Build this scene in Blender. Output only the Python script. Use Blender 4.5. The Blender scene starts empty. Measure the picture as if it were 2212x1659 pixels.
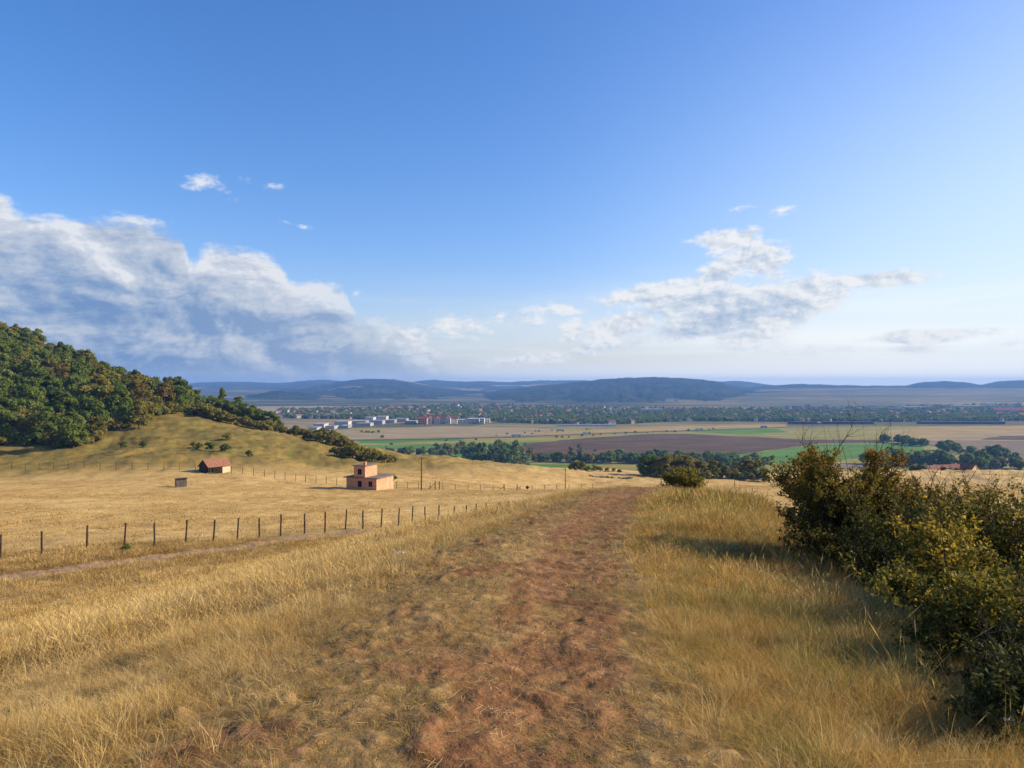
import bpy, math, random
import numpy as np
from mathutils import Vector, Matrix

random.seed(7)
RNG = np.random.default_rng(11)
SC = bpy.context.scene
COL = SC.collection

# ------------------------------------------------------------------ camera, light, exposure
F = 754.0                       # focal length in 1024-wide pixels
ZC = 100.0                      # eye height above the datum
SUN_AZ, SUN_EL = math.radians(82), math.radians(26)
cam = bpy.data.cameras.new('camera')
cam.sensor_width = 36.0
cam.lens = F / 1024 * 36
cam.clip_start = 0.05
cam.clip_end = 120000
cam_ob = bpy.data.objects.new('camera', cam)
cam_ob.location = (0, 0, ZC)
cam_ob.rotation_euler = (math.radians(90), 0, 0)
COL.objects.link(cam_ob)
SC.camera = cam_ob

SC.view_settings.view_transform = 'Standard'
SC.view_settings.look = 'None'
SC.view_settings.gamma = 1
SC.view_settings.exposure = 0.65
SC.view_settings.use_curve_mapping = False
SC.cycles.use_denoising = True
SC.cycles.max_bounces = 6
SC.cycles.diffuse_bounces = 2
SC.cycles.glossy_bounces = 1
SC.cycles.transmission_bounces = 3
SC.cycles.transparent_max_bounces = 6
SC.cycles.volume_bounces = 0
SC.cycles.caustics_reflective = False
SC.cycles.caustics_refractive = False

sun = bpy.data.lights.new('sun', 'SUN')
sun.energy = 5.0
sun.angle = math.radians(0.5)
sun.color = (1.0, 0.84, 0.60)
sun_ob = bpy.data.objects.new('sun', sun)
SUN_DIR = Vector((math.sin(SUN_AZ) * math.cos(SUN_EL), math.cos(SUN_AZ) * math.cos(SUN_EL), math.sin(SUN_EL)))
sun_ob.rotation_euler = (-SUN_DIR).to_track_quat('-Z', 'Y').to_euler()
sun_ob.location = (0, 0, ZC + 60)
COL.objects.link(sun_ob)


# ------------------------------------------------------------------ node helper
class NG:
    def __init__(self, nt):
        self.nt = nt

    def n(self, kind, **props):
        nd = self.nt.nodes.new(kind)
        for k, v in props.items():
            setattr(nd, k, v)
        return nd

    def put(self, sock, v):
        if hasattr(v, 'is_output'):
            self.nt.links.new(v, sock)
        elif v is not None:
            if hasattr(sock.default_value, '__len__'):
                v = tuple(v)
                if len(sock.default_value) == 4 and len(v) == 3:
                    v = v + (1.0,)
            sock.default_value = v

    def m(self, op, a, b=None, c=None, clamp=False):
        nd = self.n('ShaderNodeMath', operation=op, use_clamp=clamp)
        self.put(nd.inputs[0], a)
        if b is not None:
            self.put(nd.inputs[1], b)
        if c is not None:
            self.put(nd.inputs[2], c)
        return nd.outputs[0]

    def ss(self, v, lo, hi, a=0.0, b=1.0):
        nd = self.n('ShaderNodeMapRange', interpolation_type='SMOOTHSTEP')
        for i, x in enumerate((v, lo, hi, a, b)):
            self.put(nd.inputs[i], x)
        return nd.outputs[0]

    def lin(self, v, lo, hi, a=0.0, b=1.0):
        nd = self.n('ShaderNodeMapRange')
        for i, x in enumerate((v, lo, hi, a, b)):
            self.put(nd.inputs[i], x)
        return nd.outputs[0]

    def mix(self, f, a, b, mode='MIX'):
        nd = self.n('ShaderNodeMix', data_type='RGBA', blend_type=mode)
        self.put(nd.inputs[0], f)
        self.put(nd.inputs[6], a)
        self.put(nd.inputs[7], b)
        return nd.outputs[2]

    def xyz(self, x, y, z):
        nd = self.n('ShaderNodeCombineXYZ')
        for i, v in enumerate((x, y, z)):
            self.put(nd.inputs[i], v)
        return nd.outputs[0]

    def sep(self, v):
        nd = self.n('ShaderNodeSeparateXYZ')
        self.put(nd.inputs[0], v)
        return nd.outputs

    def scale(self, v, s):
        nd = self.n('ShaderNodeVectorMath', operation='MULTIPLY')
        self.put(nd.inputs[0], v)
        self.put(nd.inputs[1], s)
        return nd.outputs[0]

    def noise(self, vec, sc, detail=4.0, rough=0.55, dist=0.0):
        nd = self.n('ShaderNodeTexNoise')
        self.put(nd.inputs['Vector'], vec)
        nd.inputs['Scale'].default_value = sc
        nd.inputs['Detail'].default_value = detail
        nd.inputs['Roughness'].default_value = rough
        nd.inputs['Distortion'].default_value = dist
        return nd.outputs[0]

    def attr(self, name):
        return self.n('ShaderNodeAttribute', attribute_name=name)

    def ramp(self, f, stops, interp='LINEAR'):
        nd = self.n('ShaderNodeValToRGB')
        nd.color_ramp.interpolation = interp
        while len(nd.color_ramp.elements) < len(stops):
            nd.color_ramp.elements.new(0.5)
        for e, (p, c) in zip(nd.color_ramp.elements, stops):
            e.position = p
            e.color = tuple(c) + (1.0,) if len(c) == 3 else c
        self.put(nd.inputs[0], f)
        return nd.outputs[0]


def dp(dx, dy, D):
    """a point of the photograph (in 2212-wide pixels) at depth D -> world"""
    px, py = dx / 2.16016, dy / 2.16016
    return (px - 512) / F * D, D, ZC - (py - 384) / F * D


def ang(dx, dy):
    """the same pixel as azimuth, elevation in degrees"""
    x, y, z = dp(dx, dy, 1.0)
    return math.degrees(math.atan2(x, 1.0)), math.degrees(math.atan2(z - ZC, math.hypot(x, 1.0)))


# ------------------------------------------------------------------ sky with its clouds
world = bpy.data.worlds.new('World')
SC.world = world
world.use_nodes = True
nt = world.node_tree
nt.nodes.clear()
g = NG(nt)
sky = g.n('ShaderNodeTexSky', sky_type='NISHITA')
sky.sun_disc = False
sky.sun_elevation = SUN_EL
sky.sun_rotation = SUN_AZ
sky.altitude = 300
sky.air_density = 1.0
sky.dust_density = 1.8
sky.ozone_density = 3.0
SKY_S = 0.122
dirv = g.n('ShaderNodeTexCoord').outputs['Generated']
X, Y, Z = g.sep(dirv)
AZ = g.m('MULTIPLY', g.m('ARCTAN2', X, Y), 180 / math.pi)
EL = g.m('MULTIPLY', g.m('ARCSINE', Z), 180 / math.pi)


def cloud_noise(dx, dy, sx, sy, detail, rough, dist=0.0, seed=0.0):
    v = g.xyz(g.m('MULTIPLY', g.m('ADD', AZ, dx), sx), g.m('MULTIPLY', g.m('ADD', EL, dy), sy), seed)
    return g.noise(v, 1.0, detail, rough, dist)


n_big = cloud_noise(0, 0, 0.16, 0.30, 7.0, 0.60, 0.5, 3.1)
n_lit = cloud_noise(1.1, 0.55, 0.16, 0.30, 7.0, 0.60, 0.5, 3.1)
n_fine = cloud_noise(0, 0, 0.80, 1.35, 6.0, 0.66, 0.25, 8.7)
n_fin2 = cloud_noise(0.3, 0.22, 0.80, 1.35, 6.0, 0.66, 0.25, 8.7)
n_band = cloud_noise(0, 0, 0.05, 0.40, 4.0, 0.55, 0.3, 5.5)
relief = g.m('SUBTRACT', n_big, n_lit)

# the long bank on the left: its upper edge as elevation over azimuth
TOP = [(-60, 380), (0, 398), (30, 425), (60, 440), (130, 452), (200, 462), (270, 464), (340, 480), (385, 500), (402, 528),
       (412, 550), (440, 528), (480, 518), (540, 528), (590, 545), (612, 570), (640, 602), (690, 595), (738, 612), (757, 645),
       (775, 685), (815, 680), (850, 692), (900, 712), (935, 760), (1000, 790), (1100, 800)]
fc = g.n('ShaderNodeFloatCurve')
cv = fc.mapping.curves[0]
pts = [(-1.0, 0.6)] if False else []
for dx, dy in TOP:
    a, e = ang(dx, dy)
    pts.append(((a + 45) / 90, e / 40))
pts = [(0.0, pts[0][1] + 0.03)] + pts + [(0.56, 0.0), (1.0, 0.0)]
while len(cv.points) < len(pts):
    cv.points.new(0.5, 0.5)
for p, (x, y) in zip(cv.points, pts):
    p.location = (x, max(0.0, min(1.0, y)))
    p.handle_type = 'AUTO_CLAMPED'
fc.mapping.update()
g.put(fc.inputs['Value'], g.m('ADD', g.m('MULTIPLY', AZ, 1 / 90), 0.5, clamp=True))
top_el = g.m('MULTIPLY', fc.outputs[0], 40)
depth = g.m('SUBTRACT', top_el, EL)                                   # degrees under the upper edge
depth_n = g.m('ADD', depth, g.m('MULTIPLY', g.m('SUBTRACT', n_big, 0.5), 3.4))
depth_n = g.m('ADD', depth_n, g.m('MULTIPLY', g.m('SUBTRACT', n_fine, 0.5), 1.6))
bank = g.ss(depth_n, 0.0, 1.0)
thin = g.ss(g.m('ADD', AZ, g.m('MULTIPLY', g.m('SUBTRACT', n_big, 0.5), 14.0)), 2.0, -17.0)
bank = g.m('MULTIPLY', bank, thin)
bank = g.m('MULTIPLY', bank, g.ss(g.m('ADD', EL, g.m('MULTIPLY', n_band, 2.0)), 0.6, 2.6, 0.35, 0.96))

rim = g.ss(depth_n, 3.2, 0.2)
lit = g.m('ADD', g.m('MULTIPLY', relief, 2.4), g.m('MULTIPLY', rim, 0.30))
lit = g.m('ADD', lit, g.m('MULTIPLY', g.m('SUBTRACT', n_band, 0.5), 1.25))
lit = g.m('ADD', lit, g.m('MULTIPLY', g.m('SUBTRACT', n_fine, n_fin2), 0.65))
lit = g.m('ADD', lit, g.lin(EL, 1.0, 11.5, 0.06, 0.72), clamp=True)
lit = g.m('ADD', lit, g.m('MULTIPLY', g.ss(AZ, -30, -10), 0.22), clamp=True)
c_bank = g.ramp(lit, [(0.0, (0.17, 0.29, 0.53)), (0.3, (0.31, 0.42, 0.61)), (0.55, (0.47, 0.54, 0.67)), (0.8, (0.60, 0.65, 0.74)), (1.0, (0.80, 0.82, 0.86))])


# the looser clouds on the right, and the small scraps: rotated lens shapes
def lens(dx, dy, wx, wy, rot=0.0, k=1.0):
    a, e = ang(dx, dy)
    sx, sy = wx / 2.16 / F * 57.3, wy / 2.16 / F * 57.3
    c, s = math.cos(math.radians(rot)), math.sin(math.radians(rot))
    da, de = g.m('SUBTRACT', AZ, a), g.m('SUBTRACT', EL, e)
    p = g.m('ADD', g.m('MULTIPLY', da, c / sx), g.m('MULTIPLY', de, s / sx))
    q = g.m('ADD', g.m('MULTIPLY', da, -s / sy), g.m('MULTIPLY', de, c / sy))
    r2 = g.m('ADD', g.m('MULTIPLY', p, p), g.m('MULTIPLY', q, q))
    return g.m('MULTIPLY', g.m('EXPONENT', g.m('MULTIPLY', r2, -1.0)), k)


def union(items):
    o = items[0]
    for i in items[1:]:
        o = g.m('MAXIMUM', o, i)
    return o


n_r = cloud_noise(0, 0, 0.30, 0.55, 8.0, 0.66, 0.3, 21.0)
n_r2 = cloud_noise(0.7, 0.35, 0.30, 0.55, 8.0, 0.66, 0.3, 21.0)
right = union([lens(1570, 520, 70, 26, 5), lens(1640, 560, 75, 50, -35), lens(1560, 590, 95, 34, 30), lens(1450, 632, 150, 30, 8),
               lens(1560, 655, 140, 42, 8), lens(1560, 690, 150, 36, 12), lens(1740, 640, 110, 45, 10), lens(1880, 606, 110, 18, 0),
               lens(1690, 690, 75, 36, 20, 0.9), lens(1610, 735, 90, 26, 0, 0.8), lens(1340, 705, 95, 38, 15, 0.85),
               lens(1300, 750, 130, 22, 12, 0.75), lens(1235, 715, 26, 42, -25, 0.8), lens(2010, 727, 150, 15, 2, 0.9), lens(1950, 722, 50, 10, 0, .8),
               lens(1690, 452, 34, 15, 0, 0.50), lens(1600, 450, 46, 10, 5, 0.36), lens(1415, 583, 44, 10, 0, 0.36),
               lens(1215, 668, 90, 20, 0, 0.66), lens(1100, 690, 80, 26, 0, 0.6), lens(985, 705, 90, 34, 0, 0.62),
               lens(880, 728, 52, 24, 0, 0.95), lens(903, 770, 50, 22, 0, 0.95), lens(768, 630, 16, 10, 0, 0.42),
               lens(465, 395, 70, 34, -8, 0.50), lens(590, 403, 48, 9, 8, 0.34), lens(655, 490, 60, 8, -12, 0.32), lens(425, 405, 50, 10, 0, 0.34),
               lens(2140, 652, 40, 5, 0, 0.40), lens(2150, 745, 120, 12, 0, 0.55), lens(1850, 755, 260, 14, 0, 0.55), lens(1150, 775, 260, 18, 6, 0.6)])
dr = g.m('ADD', right, g.m('MULTIPLY', g.m('SUBTRACT', n_r, 0.5), 1.55))
dr = g.m('ADD', dr, g.m('MULTIPLY', g.m('SUBTRACT', n_fine, 0.5), 0.85))
m_right = g.m('MULTIPLY', g.ss(dr, 0.24, 0.70), g.ss(right, 0.06, 0.30))
lit_r = g.m('ADD', g.m('MULTIPLY', g.m('SUBTRACT', n_r, n_r2), 1.7), 0.86)
lit_r = g.m('ADD', lit_r, g.m('MULTIPLY', g.m('SUBTRACT', n_fine, n_fin2), 1.3))
dark = union([lens(1560, 695, 170, 30, 14), lens(1500, 650, 130, 16, 14, 0.7), lens(1580, 580, 60, 12, 25, 0.5), lens(1350, 760, 140, 10, 10, 0.5)])
lit_r = g.m('SUBTRACT', lit_r, g.m('MULTIPLY', dark, 0.52), clamp=True)
c_right = g.ramp(lit_r, [(0.0, (0.34, 0.45, 0.65)), (0.4, (0.50, 0.59, 0.73)), (0.75, (0.74, 0.78, 0.83)), (1.0, (0.90, 0.91, 0.92))])

# thin veil low over the horizon
n_v = cloud_noise(0, 0, 0.06, 0.75, 5.0, 0.6, 0.4, 40.0)
veil = g.m('MULTIPLY', g.ss(EL, 9.5, 1.0), g.ss(n_v, 0.30, 0.75, 0.35, 0.95))
veil = g.m('MAXIMUM', veil, g.m('MULTIPLY', g.ss(EL, 3.2, 0.4), 0.95))
veil = g.m('MULTIPLY', veil, g.ss(AZ, -28, 5, 0.45, 1.0))
c_veil = g.mix(g.ss(AZ, -25, 30), (0.63, 0.73, 0.86), (1.06, 1.06, 1.02))
glow = g.m('MULTIPLY', g.m('MULTIPLY', g.ss(AZ, -2, 40), g.ss(EL, 30, 1)), 0.80)

bg_sky = g.n('ShaderNodeBackground')
hsv = g.n('ShaderNodeHueSaturation')
hsv.inputs['Saturation'].default_value = 1.28
g.put(hsv.inputs['Color'], sky.outputs[0])
g.put(bg_sky.inputs[0], g.mix(1.0, hsv.outputs[0], (1.08, 0.98, 1.12), 'MULTIPLY'))
bg_sky.inputs[1].default_value = SKY_S
EXPO = 2 ** SC.view_settings.exposure


def layer(under, mask, color):
    b = g.n('ShaderNodeBackground')
    g.put(b.inputs[0], color)
    b.inputs[1].default_value = 1.0 / EXPO
    mx = g.n('ShaderNodeMixShader')
    g.put(mx.inputs[0], mask)
    nt.links.new(under, mx.inputs[1])
    nt.links.new(b.outputs[0], mx.inputs[2])
    return mx.outputs[0]


sh = layer(bg_sky.outputs[0], glow, (0.70, 0.86, 0.97))
sh = layer(sh, veil, c_veil)
sh = layer(sh, g.m('MULTIPLY', m_right, 0.93), c_right)
sh = layer(sh, bank, c_bank)
out = g.n('ShaderNodeOutputWorld')
nt.links.new(sh, out.inputs[0])
world.cycles.sampling_method = 'MANUAL'
world.cycles.sample_map_resolution = 512


# ------------------------------------------------------------------ terrain
PERM = np.random.default_rng(5).permutation(256)
PERM = np.concatenate([PERM, PERM, PERM])


def perlin(x, y):
    xi = np.floor(x).astype(np.int64)
    yi = np.floor(y).astype(np.int64)
    xf, yf = x - xi, y - yi
    u, v = xf * xf * xf * (xf * (xf * 6 - 15) + 10), yf * yf * yf * (yf * (yf * 6 - 15) + 10)
    xi &= 255
    yi &= 255

    def gr(ix, iy, fx, fy):
        h = PERM[PERM[ix & 255] + (iy & 255)] * (2 * np.pi / 256)
        return np.cos(h) * fx + np.sin(h) * fy
    a = gr(xi, yi, xf, yf)
    b = gr(xi + 1, yi, xf - 1, yf)
    c = gr(xi, yi + 1, xf, yf - 1)
    d = gr(xi + 1, yi + 1, xf - 1, yf - 1)
    return (a + u * (b - a)) * (1 - v) + (c + u * (d - c)) * v


def fbm(x, y, octs=4):
    s, amp = np.zeros_like(x), 1.0
    for i in range(octs):
        s += amp * perlin(x * 2 ** i + 17.3 * i, y * 2 ** i + 9.1 * i)
        amp *= 0.5
    return s


def sstep(v, a, b):
    t = np.clip((v - a) / (b - a), 0, 1)
    return t * t * (3 - 2 * t)


CP = [(-40, 1222, 47), (0, 1208, 48.6), (265, 1186, 52), (606, 1158, 60), (1075, 1119, 86), (0, 1250, 43), (500, 1190, 54),
      (390, 1053, 162), (800, 1060, 183), (700, 1058, 183), (465, 1018, 210), (910, 1060, 183), (0, 1020, 205), (-150, 1018, 210), (200, 1018, 206), (1000, 1061, 195), (1200, 1064, 200),
      (700, 1044, 200), (600, 1030, 205),
      (0, 966, 283), (200, 968, 280), (100, 967, 282), (-150, 966, 285), (300, 962, 268), (360, 907, 335), (300, 935, 300), (440, 960, 265), (540, 985, 240), (310, 965, 262),
      (430, 893, 372), (520, 915, 365), (620, 938, 355), (720, 957, 340), (850, 992, 315), (950, 1001, 305), (1100, 1014, 310), (1200, 1020, 320),
      (1390, 1021, 345), (1540, 1026, 340), (1700, 1022, 380), (2000, 1017, 405), (2212, 1021, 415), (2500, 1022, 420),
      (1600, 1052, 150), (1588, 1051, 310), (1428, 1048, 300), (1220, 1058, 280), (2100, 1064, 160), (2300, 1070, 150), (1900, 1052, 260), (2200, 1050, 270),
      (700, 1010, 265), (850, 1030, 240),
      (0, 774, 405), (-150, 714, 400), (100, 813, 398), (200, 850, 390), (300, 872, 385), (400, 884, 383), (-100, 870, 335), (50, 880, 335), (200, 905, 330), (280, 920, 322)]
CPW = [dp(*c) for c in CP]
CPW += [(-20, 2, ZC - 8), (-40, 0, ZC - 9), (-44, 25, ZC - 10), (20, 0, ZC - 6.5), (18, 18, ZC - 8), (35, 40, ZC - 10.5), (0, -40, ZC - 5), (60, 0, ZC - 9),
        (-80, 0, ZC - 9), (90, 60, ZC - 14), (-100, 90, ZC - 15), (-60, 80, ZC - 14.6), (-400, 300, ZC + 20), (-420, 450, ZC + 60), (-300, 500, ZC + 12), (-140, 480, ZC - 38), (-60, 480, ZC - 58),
        (0, 520, ZC - 72), (100, 560, ZC - 76), (260, 560, ZC - 74), (450, 560, ZC - 76), (500, 300, ZC - 40), (0, 700, ZC - 92), (300, 700, ZC - 92),
        (-200, 700, ZC - 70), (600, 700, ZC - 92), (-500, 100, ZC + 10), (400, 0, ZC - 25)]
CPW = np.array(CPW)
CS = 100.0


def _tps_k(r2):
    return 0.5 * r2 * np.log(r2 + 1e-9)


def _fit(P):
    n = len(P)
    xy = P[:, :2] / CS
    d2 = ((xy[:, None] - xy[None]) ** 2).sum(-1)
    A = np.zeros((n + 3, n + 3))
    A[:n, :n] = _tps_k(d2) + np.eye(n) * 0.004
    A[:n, n] = 1
    A[:n, n + 1:] = xy
    A[n:, :n] = A[:n, n:].T
    b = np.zeros(n + 3)
    b[:n] = P[:, 2] - ZC
    return np.linalg.solve(A, b)


TPSW = _fit(CPW)


def tps(x, y):
    o = np.full(x.shape, TPSW[-3]) + TPSW[-2] * x / CS + TPSW[-1] * y / CS
    for (cx, cy, _), w in zip(CPW, TPSW):
        o += w * _tps_k(((x - cx) / CS) ** 2 + ((y - cy) / CS) ** 2)
    return o


PY = np.array([-60, 0, 3.85, 8.2, 15.6, 26.6, 41, 60, 90, 140.])
PX = np.array([-1.5, 0.12, 0.17, 0.45, 1.40, 3.66, 7.2, 13, 24, 44.])


def path_x(y):
    return np.interp(y, PY, PX)


def path_z(y):
    z = -1.6 - 0.097 * np.maximum(y, 0) - 0.02 * np.minimum(y, 0)
    q = np.maximum(y - 40, 0)
    return z - 0.16 * (np.sqrt(q * q + 9) - 3)


VALLEY = -95.0


def zfar(x, y, r):
    a = np.degrees(np.arctan2(x, y))
    rise = sstep(r, 3500, 7500) * (18 + 42 * sstep(a, 3, 22) + 30 * sstep(a, -5, -25))
    return VALLEY + rise


def H(x, y, detail=True):
    x = np.asarray(x, float)
    y = np.asarray(y, float)
    r = np.hypot(x, y)
    base = VALLEY + np.zeros_like(x)
    nr = r < 950
    b = np.clip(tps(x[nr], y[nr]), VALLEY, 95)
    xs, ys, rs = x[nr], y[nr], r[nr]
    if detail:
        hill = sstep(b - (-0.135 * rs), 0, 14) * sstep(rs, 150, 260)
        b = b + fbm(xs / 40, ys / 40, 3) * 1.0 * sstep(rs, 60, 220) + hill * (1.5 * fbm(xs / 14 + 3, ys / 20, 3) + 0.55 * fbm(xs / 4.5, ys / 7 + 8, 3))
        b += 0.22 * fbm(xs / 5, ys / 5, 3) * sstep(rs, 18, 60)
    t = sstep(rs, 640, 850)
    b = b * (1 - t) + VALLEY * t
    xp = path_x(ys)
    d = xs - xp
    dl = np.maximum(-d - 0.9, 0)
    dr = np.maximum(d - 1.0, 0)
    q = np.maximum(dr - np.clip(2.25 + 0.13 * (ys - 5.5), 2.0, 3.5), 0)
    zr = path_z(ys) - 0.235 * (np.sqrt(dl * dl + 2.2) - 1.483) - 0.13 * dr - 0.62 * (np.sqrt(q * q + 0.16) - 0.4)
    zr += 0.35 * np.exp(-((d - 4.2) / 1.8) ** 2 - ((ys - 24) / 8) ** 2)
    zr = np.where(ys > 140, -400, zr)
    k = 1.2
    h = np.clip(0.5 + 0.5 * (zr - b) / k, 0, 1)
    z = b * (1 - h) + zr * h + k * h * (1 - h)
    if detail:
        near = 1 - sstep(rs, 40, 90)
        lump = 0.05 * fbm(xs * 1.1, ys * 1.1, 3) + 0.085 * np.abs(fbm(xs * 2.9 + 5, ys * 2.9, 2)) + 0.020 * fbm(xs * 8, ys * 8, 2)
        rut = -0.05 * np.exp(-(d / 0.45) ** 2)
        z = z + near * (lump + rut) * (0.7 + 0.6 * sstep(np.abs(d), 0.5, 3))
    base[nr] = z
    fr = ~nr
    base[fr] = zfar(x[fr], y[fr], r[fr])
    return base + ZC


def H1(x, y):
    return float(H(np.array([x]), np.array([y]))[0])


# track below the left bank: centre line in plan
TRK = np.array([(-60.0, 33.0)] + [dp(*p)[:2] for p in ((-60, 1262, 41.5), (0, 1248, 43), (200, 1222, 46.5), (500, 1190, 54), (700, 1170, 62))] + [(-4.0, 78.0), (6.0, 92.0), (30, 120)])


def poly_dist(x, y, P):
    best = np.full(x.shape, 1e9)
    for (ax, ay), (bx, by) in zip(P[:-1], P[1:]):
        dx, dy = bx - ax, by - ay
        t = np.clip(((x - ax) * dx + (y - ay) * dy) / (dx * dx + dy * dy), 0, 1)
        best = np.minimum(best, np.hypot(x - ax - t * dx, y - ay - t * dy))
    return best


# ------------------------------------------------------------------ object helpers
def tag(o, label=None, cat=None, group=None, kind=None):
    if label:
        o['label'] = label
    if cat:
        o['category'] = cat
    if group:
        o['group'] = group
    if kind:
        o['kind'] = kind
    return o


def link(name, me, mat=None, parent=None, loc=None):
    if mat is not None and not len(me.materials):
        for m_ in (mat if isinstance(mat, (list, tuple)) else [mat]):
            me.materials.append(m_)
    o = bpy.data.objects.new(name, me)
    COL.objects.link(o)
    if parent:
        o.parent = parent
    if loc is not None:
        o.location = loc
    return o


def empty(name, loc, rz=0.0):
    o = bpy.data.objects.new(name, None)
    o.empty_display_size = 0.3
    o.location = loc
    o.rotation_euler = (0, 0, rz)
    COL.objects.link(o)
    return o


def mesh_np(name, V, faces, attrs=None, smooth=False, mat_index=None):
    """faces: (n,k) integer array, or a list of such arrays"""
    V = np.asarray(V, np.float32)
    fl = faces if isinstance(faces, list) else [faces]
    fl = [np.asarray(f, np.int32) for f in fl if len(f)]
    me = bpy.data.meshes.new(name)
    me.vertices.add(len(V))
    me.vertices.foreach_set('co', V.ravel())
    loops = np.concatenate([f.ravel() for f in fl])
    sizes = np.concatenate([np.full(len(f), f.shape[1], np.int32) for f in fl])
    starts = np.concatenate([[0], np.cumsum(sizes)[:-1]]).astype(np.int32)
    me.loops.add(len(loops))
    me.loops.foreach_set('vertex_index', loops)
    me.polygons.add(len(sizes))
    me.polygons.foreach_set('loop_start', starts)
    me.polygons.foreach_set('loop_total', sizes)
    if mat_index is not None:
        me.polygons.foreach_set('material_index', np.asarray(mat_index, np.int32))
    me.polygons.foreach_set('use_smooth', np.full(len(sizes), smooth, bool))
    for nm, (dom, arr) in (attrs or {}).items():
        a = me.attributes.new(nm, 'FLOAT', dom)
        a.data.foreach_set('value', np.asarray(arr, np.float32))
    me.update(calc_edges=True)
    return me


class MB:
    """collects boxes, prisms and tubes; builds them as one mesh"""
    def __init__(self):
        self.V, self.Fc, self.M = [], [], []

    def add(self, vs, fs, mi=0, mtx=None):
        b = len(self.V)
        for v in vs:
            v = Vector(v)
            self.V.append(tuple(mtx @ v) if mtx else tuple(v))
        for f in fs:
            self.Fc.append([i + b for i in f])
            self.M.append(mi)

    def box(self, x0, y0, z0, x1, y1, z1, mi=0, mtx=None):
        self.add([(x0, y0, z0), (x1, y0, z0), (x1, y1, z0), (x0, y1, z0), (x0, y0, z1), (x1, y0, z1), (x1, y1, z1), (x0, y1, z1)],
                 [(3, 2, 1, 0), (4, 5, 6, 7), (0, 1, 5, 4), (1, 2, 6, 5), (2, 3, 7, 6), (3, 0, 4, 7)], mi, mtx)

    def bar(self, a, b, ra, rb=None, n=6, mi=0):
        a, b = Vector(a), Vector(b)
        rb = ra if rb is None else rb
        ax = (b - a).normalized()
        u = ax.orthogonal().normalized()
        w = ax.cross(u)
        vs = []
        for c, r in ((a, ra), (b, rb)):
            for i in range(n):
                t = 2 * math.pi * i / n
                vs.append(c + u * (r * math.cos(t)) + w * (r * math.sin(t)))
        fs = [(i, (i + 1) % n, n + (i + 1) % n, n + i) for i in range(n)]
        fs += [tuple(range(n))[::-1], tuple(range(n, 2 * n))]
        self.add(vs, fs, mi)

    def gable(self, x0, y0, z0, x1, y1, h, over=0.3, t=0.12, mi=0):
        """a pitched roof slab, ridge along x"""
        ym = (y0 + y1) / 2
        s = h / (ym - y0)
        a0, a1 = y0 - over, y1 + over
        zl = z0 - over * s
        X0, X1 = x0 - over, x1 + over
        self.add([(X0, a0, zl), (X0, ym, z0 + h), (X0, a1, zl), (X0, a1, zl + t), (X0, ym, z0 + h + t), (X0, a0, zl + t),
                  (X1, a0, zl), (X1, ym, z0 + h), (X1, a1, zl), (X1, a1, zl + t), (X1, ym, z0 + h + t), (X1, a0, zl + t)],
                 [(0, 1, 4, 5), (1, 2, 3, 4), (7, 6, 11, 10), (8, 7, 10, 9), (5, 4, 10, 11), (4, 3, 9, 10), (1, 0, 6, 7), (2, 1, 7, 8), (0, 5, 11, 6), (3, 2, 8, 9)], mi)

    def mesh(self, name, smooth=False):
        me = bpy.data.meshes.new(name)
        me.from_pydata(self.V, [], self.Fc)
        me.polygons.foreach_set('material_index', np.array(self.M, np.int32))
        if smooth:
            me.polygons.foreach_set('use_smooth', np.ones(len(self.Fc), bool))
        me.update()
        return me

    def build(self, name, mats, parent=None, loc=None, smooth=False):
        me = self.mesh(name, smooth)
        return link(name, me, mats, parent, loc)


# ------------------------------------------------------------------ materials
def new_mat(name):
    m = bpy.data.materials.new(name)
    m.use_nodes = True
    m.node_tree.nodes.clear()
    return m, NG(m.node_tree)


def finish(g, color, rough=0.9, bump=None, bump_d=0.02, transl=0.0, spec=0.2, normal=None):
    p = g.n('ShaderNodeBsdfPrincipled')
    g.put(p.inputs['Base Color'], color)
    g.put(p.inputs['Roughness'], rough)
    p.inputs['Specular IOR Level'].default_value = spec
    if bump is not None:
        b = g.n('ShaderNodeBump')
        b.inputs['Strength'].default_value = 0.8
        b.inputs['Distance'].default_value = bump_d
        g.put(b.inputs['Height'], bump)
        g.nt.links.new(b.outputs[0], p.inputs['Normal'])
    sh_ = p.outputs[0]
    if transl > 0:
        t = g.n('ShaderNodeBsdfTranslucent')
        g.put(t.inputs[0], color)
        mx = g.n('ShaderNodeMixShader')
        mx.inputs[0].default_value = transl
        g.nt.links.new(sh_, mx.inputs[1])
        g.nt.links.new(t.outputs[0], mx.inputs[2])
        sh_ = mx.outputs[0]
    o = g.n('ShaderNodeOutputMaterial')
    g.nt.links.new(sh_, o.inputs[0])


def plain(name, col, col2=None, sc=3.0, rough=0.85, spec=0.2, stretch=(1, 1, 1), bump=0.0, transl=0.0):
    m, g = new_mat(name)
    v = g.scale(g.n('ShaderNodeTexCoord').outputs['Object'], stretch)
    n = g.noise(v, sc, 5.0, 0.6)
    col2 = col2 or tuple(c * 0.7 for c in col)
    c = g.mix(g.ss(n, 0.33, 0.68), col2, col)
    finish(g, c, rough, n if bump else None, bump or 0.02, transl, spec)
    return m


def leaf_mat(name, stops, transl=0.35, rnd=0.35):
    """leaves: hue from the leaf's own tint and, a little, from the plant"""
    m, g = new_mat(name)
    t = g.attr('tint').outputs['Fac']
    r = g.n('ShaderNodeObjectInfo').outputs['Random']
    f = g.m('ADD', t, g.m('MULTIPLY', g.m('SUBTRACT', r, 0.5), rnd), clamp=True)
    c = g.ramp(f, stops)
    finish(g, c, 0.75, None, 0.02, transl, 0.12)
    return m


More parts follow.
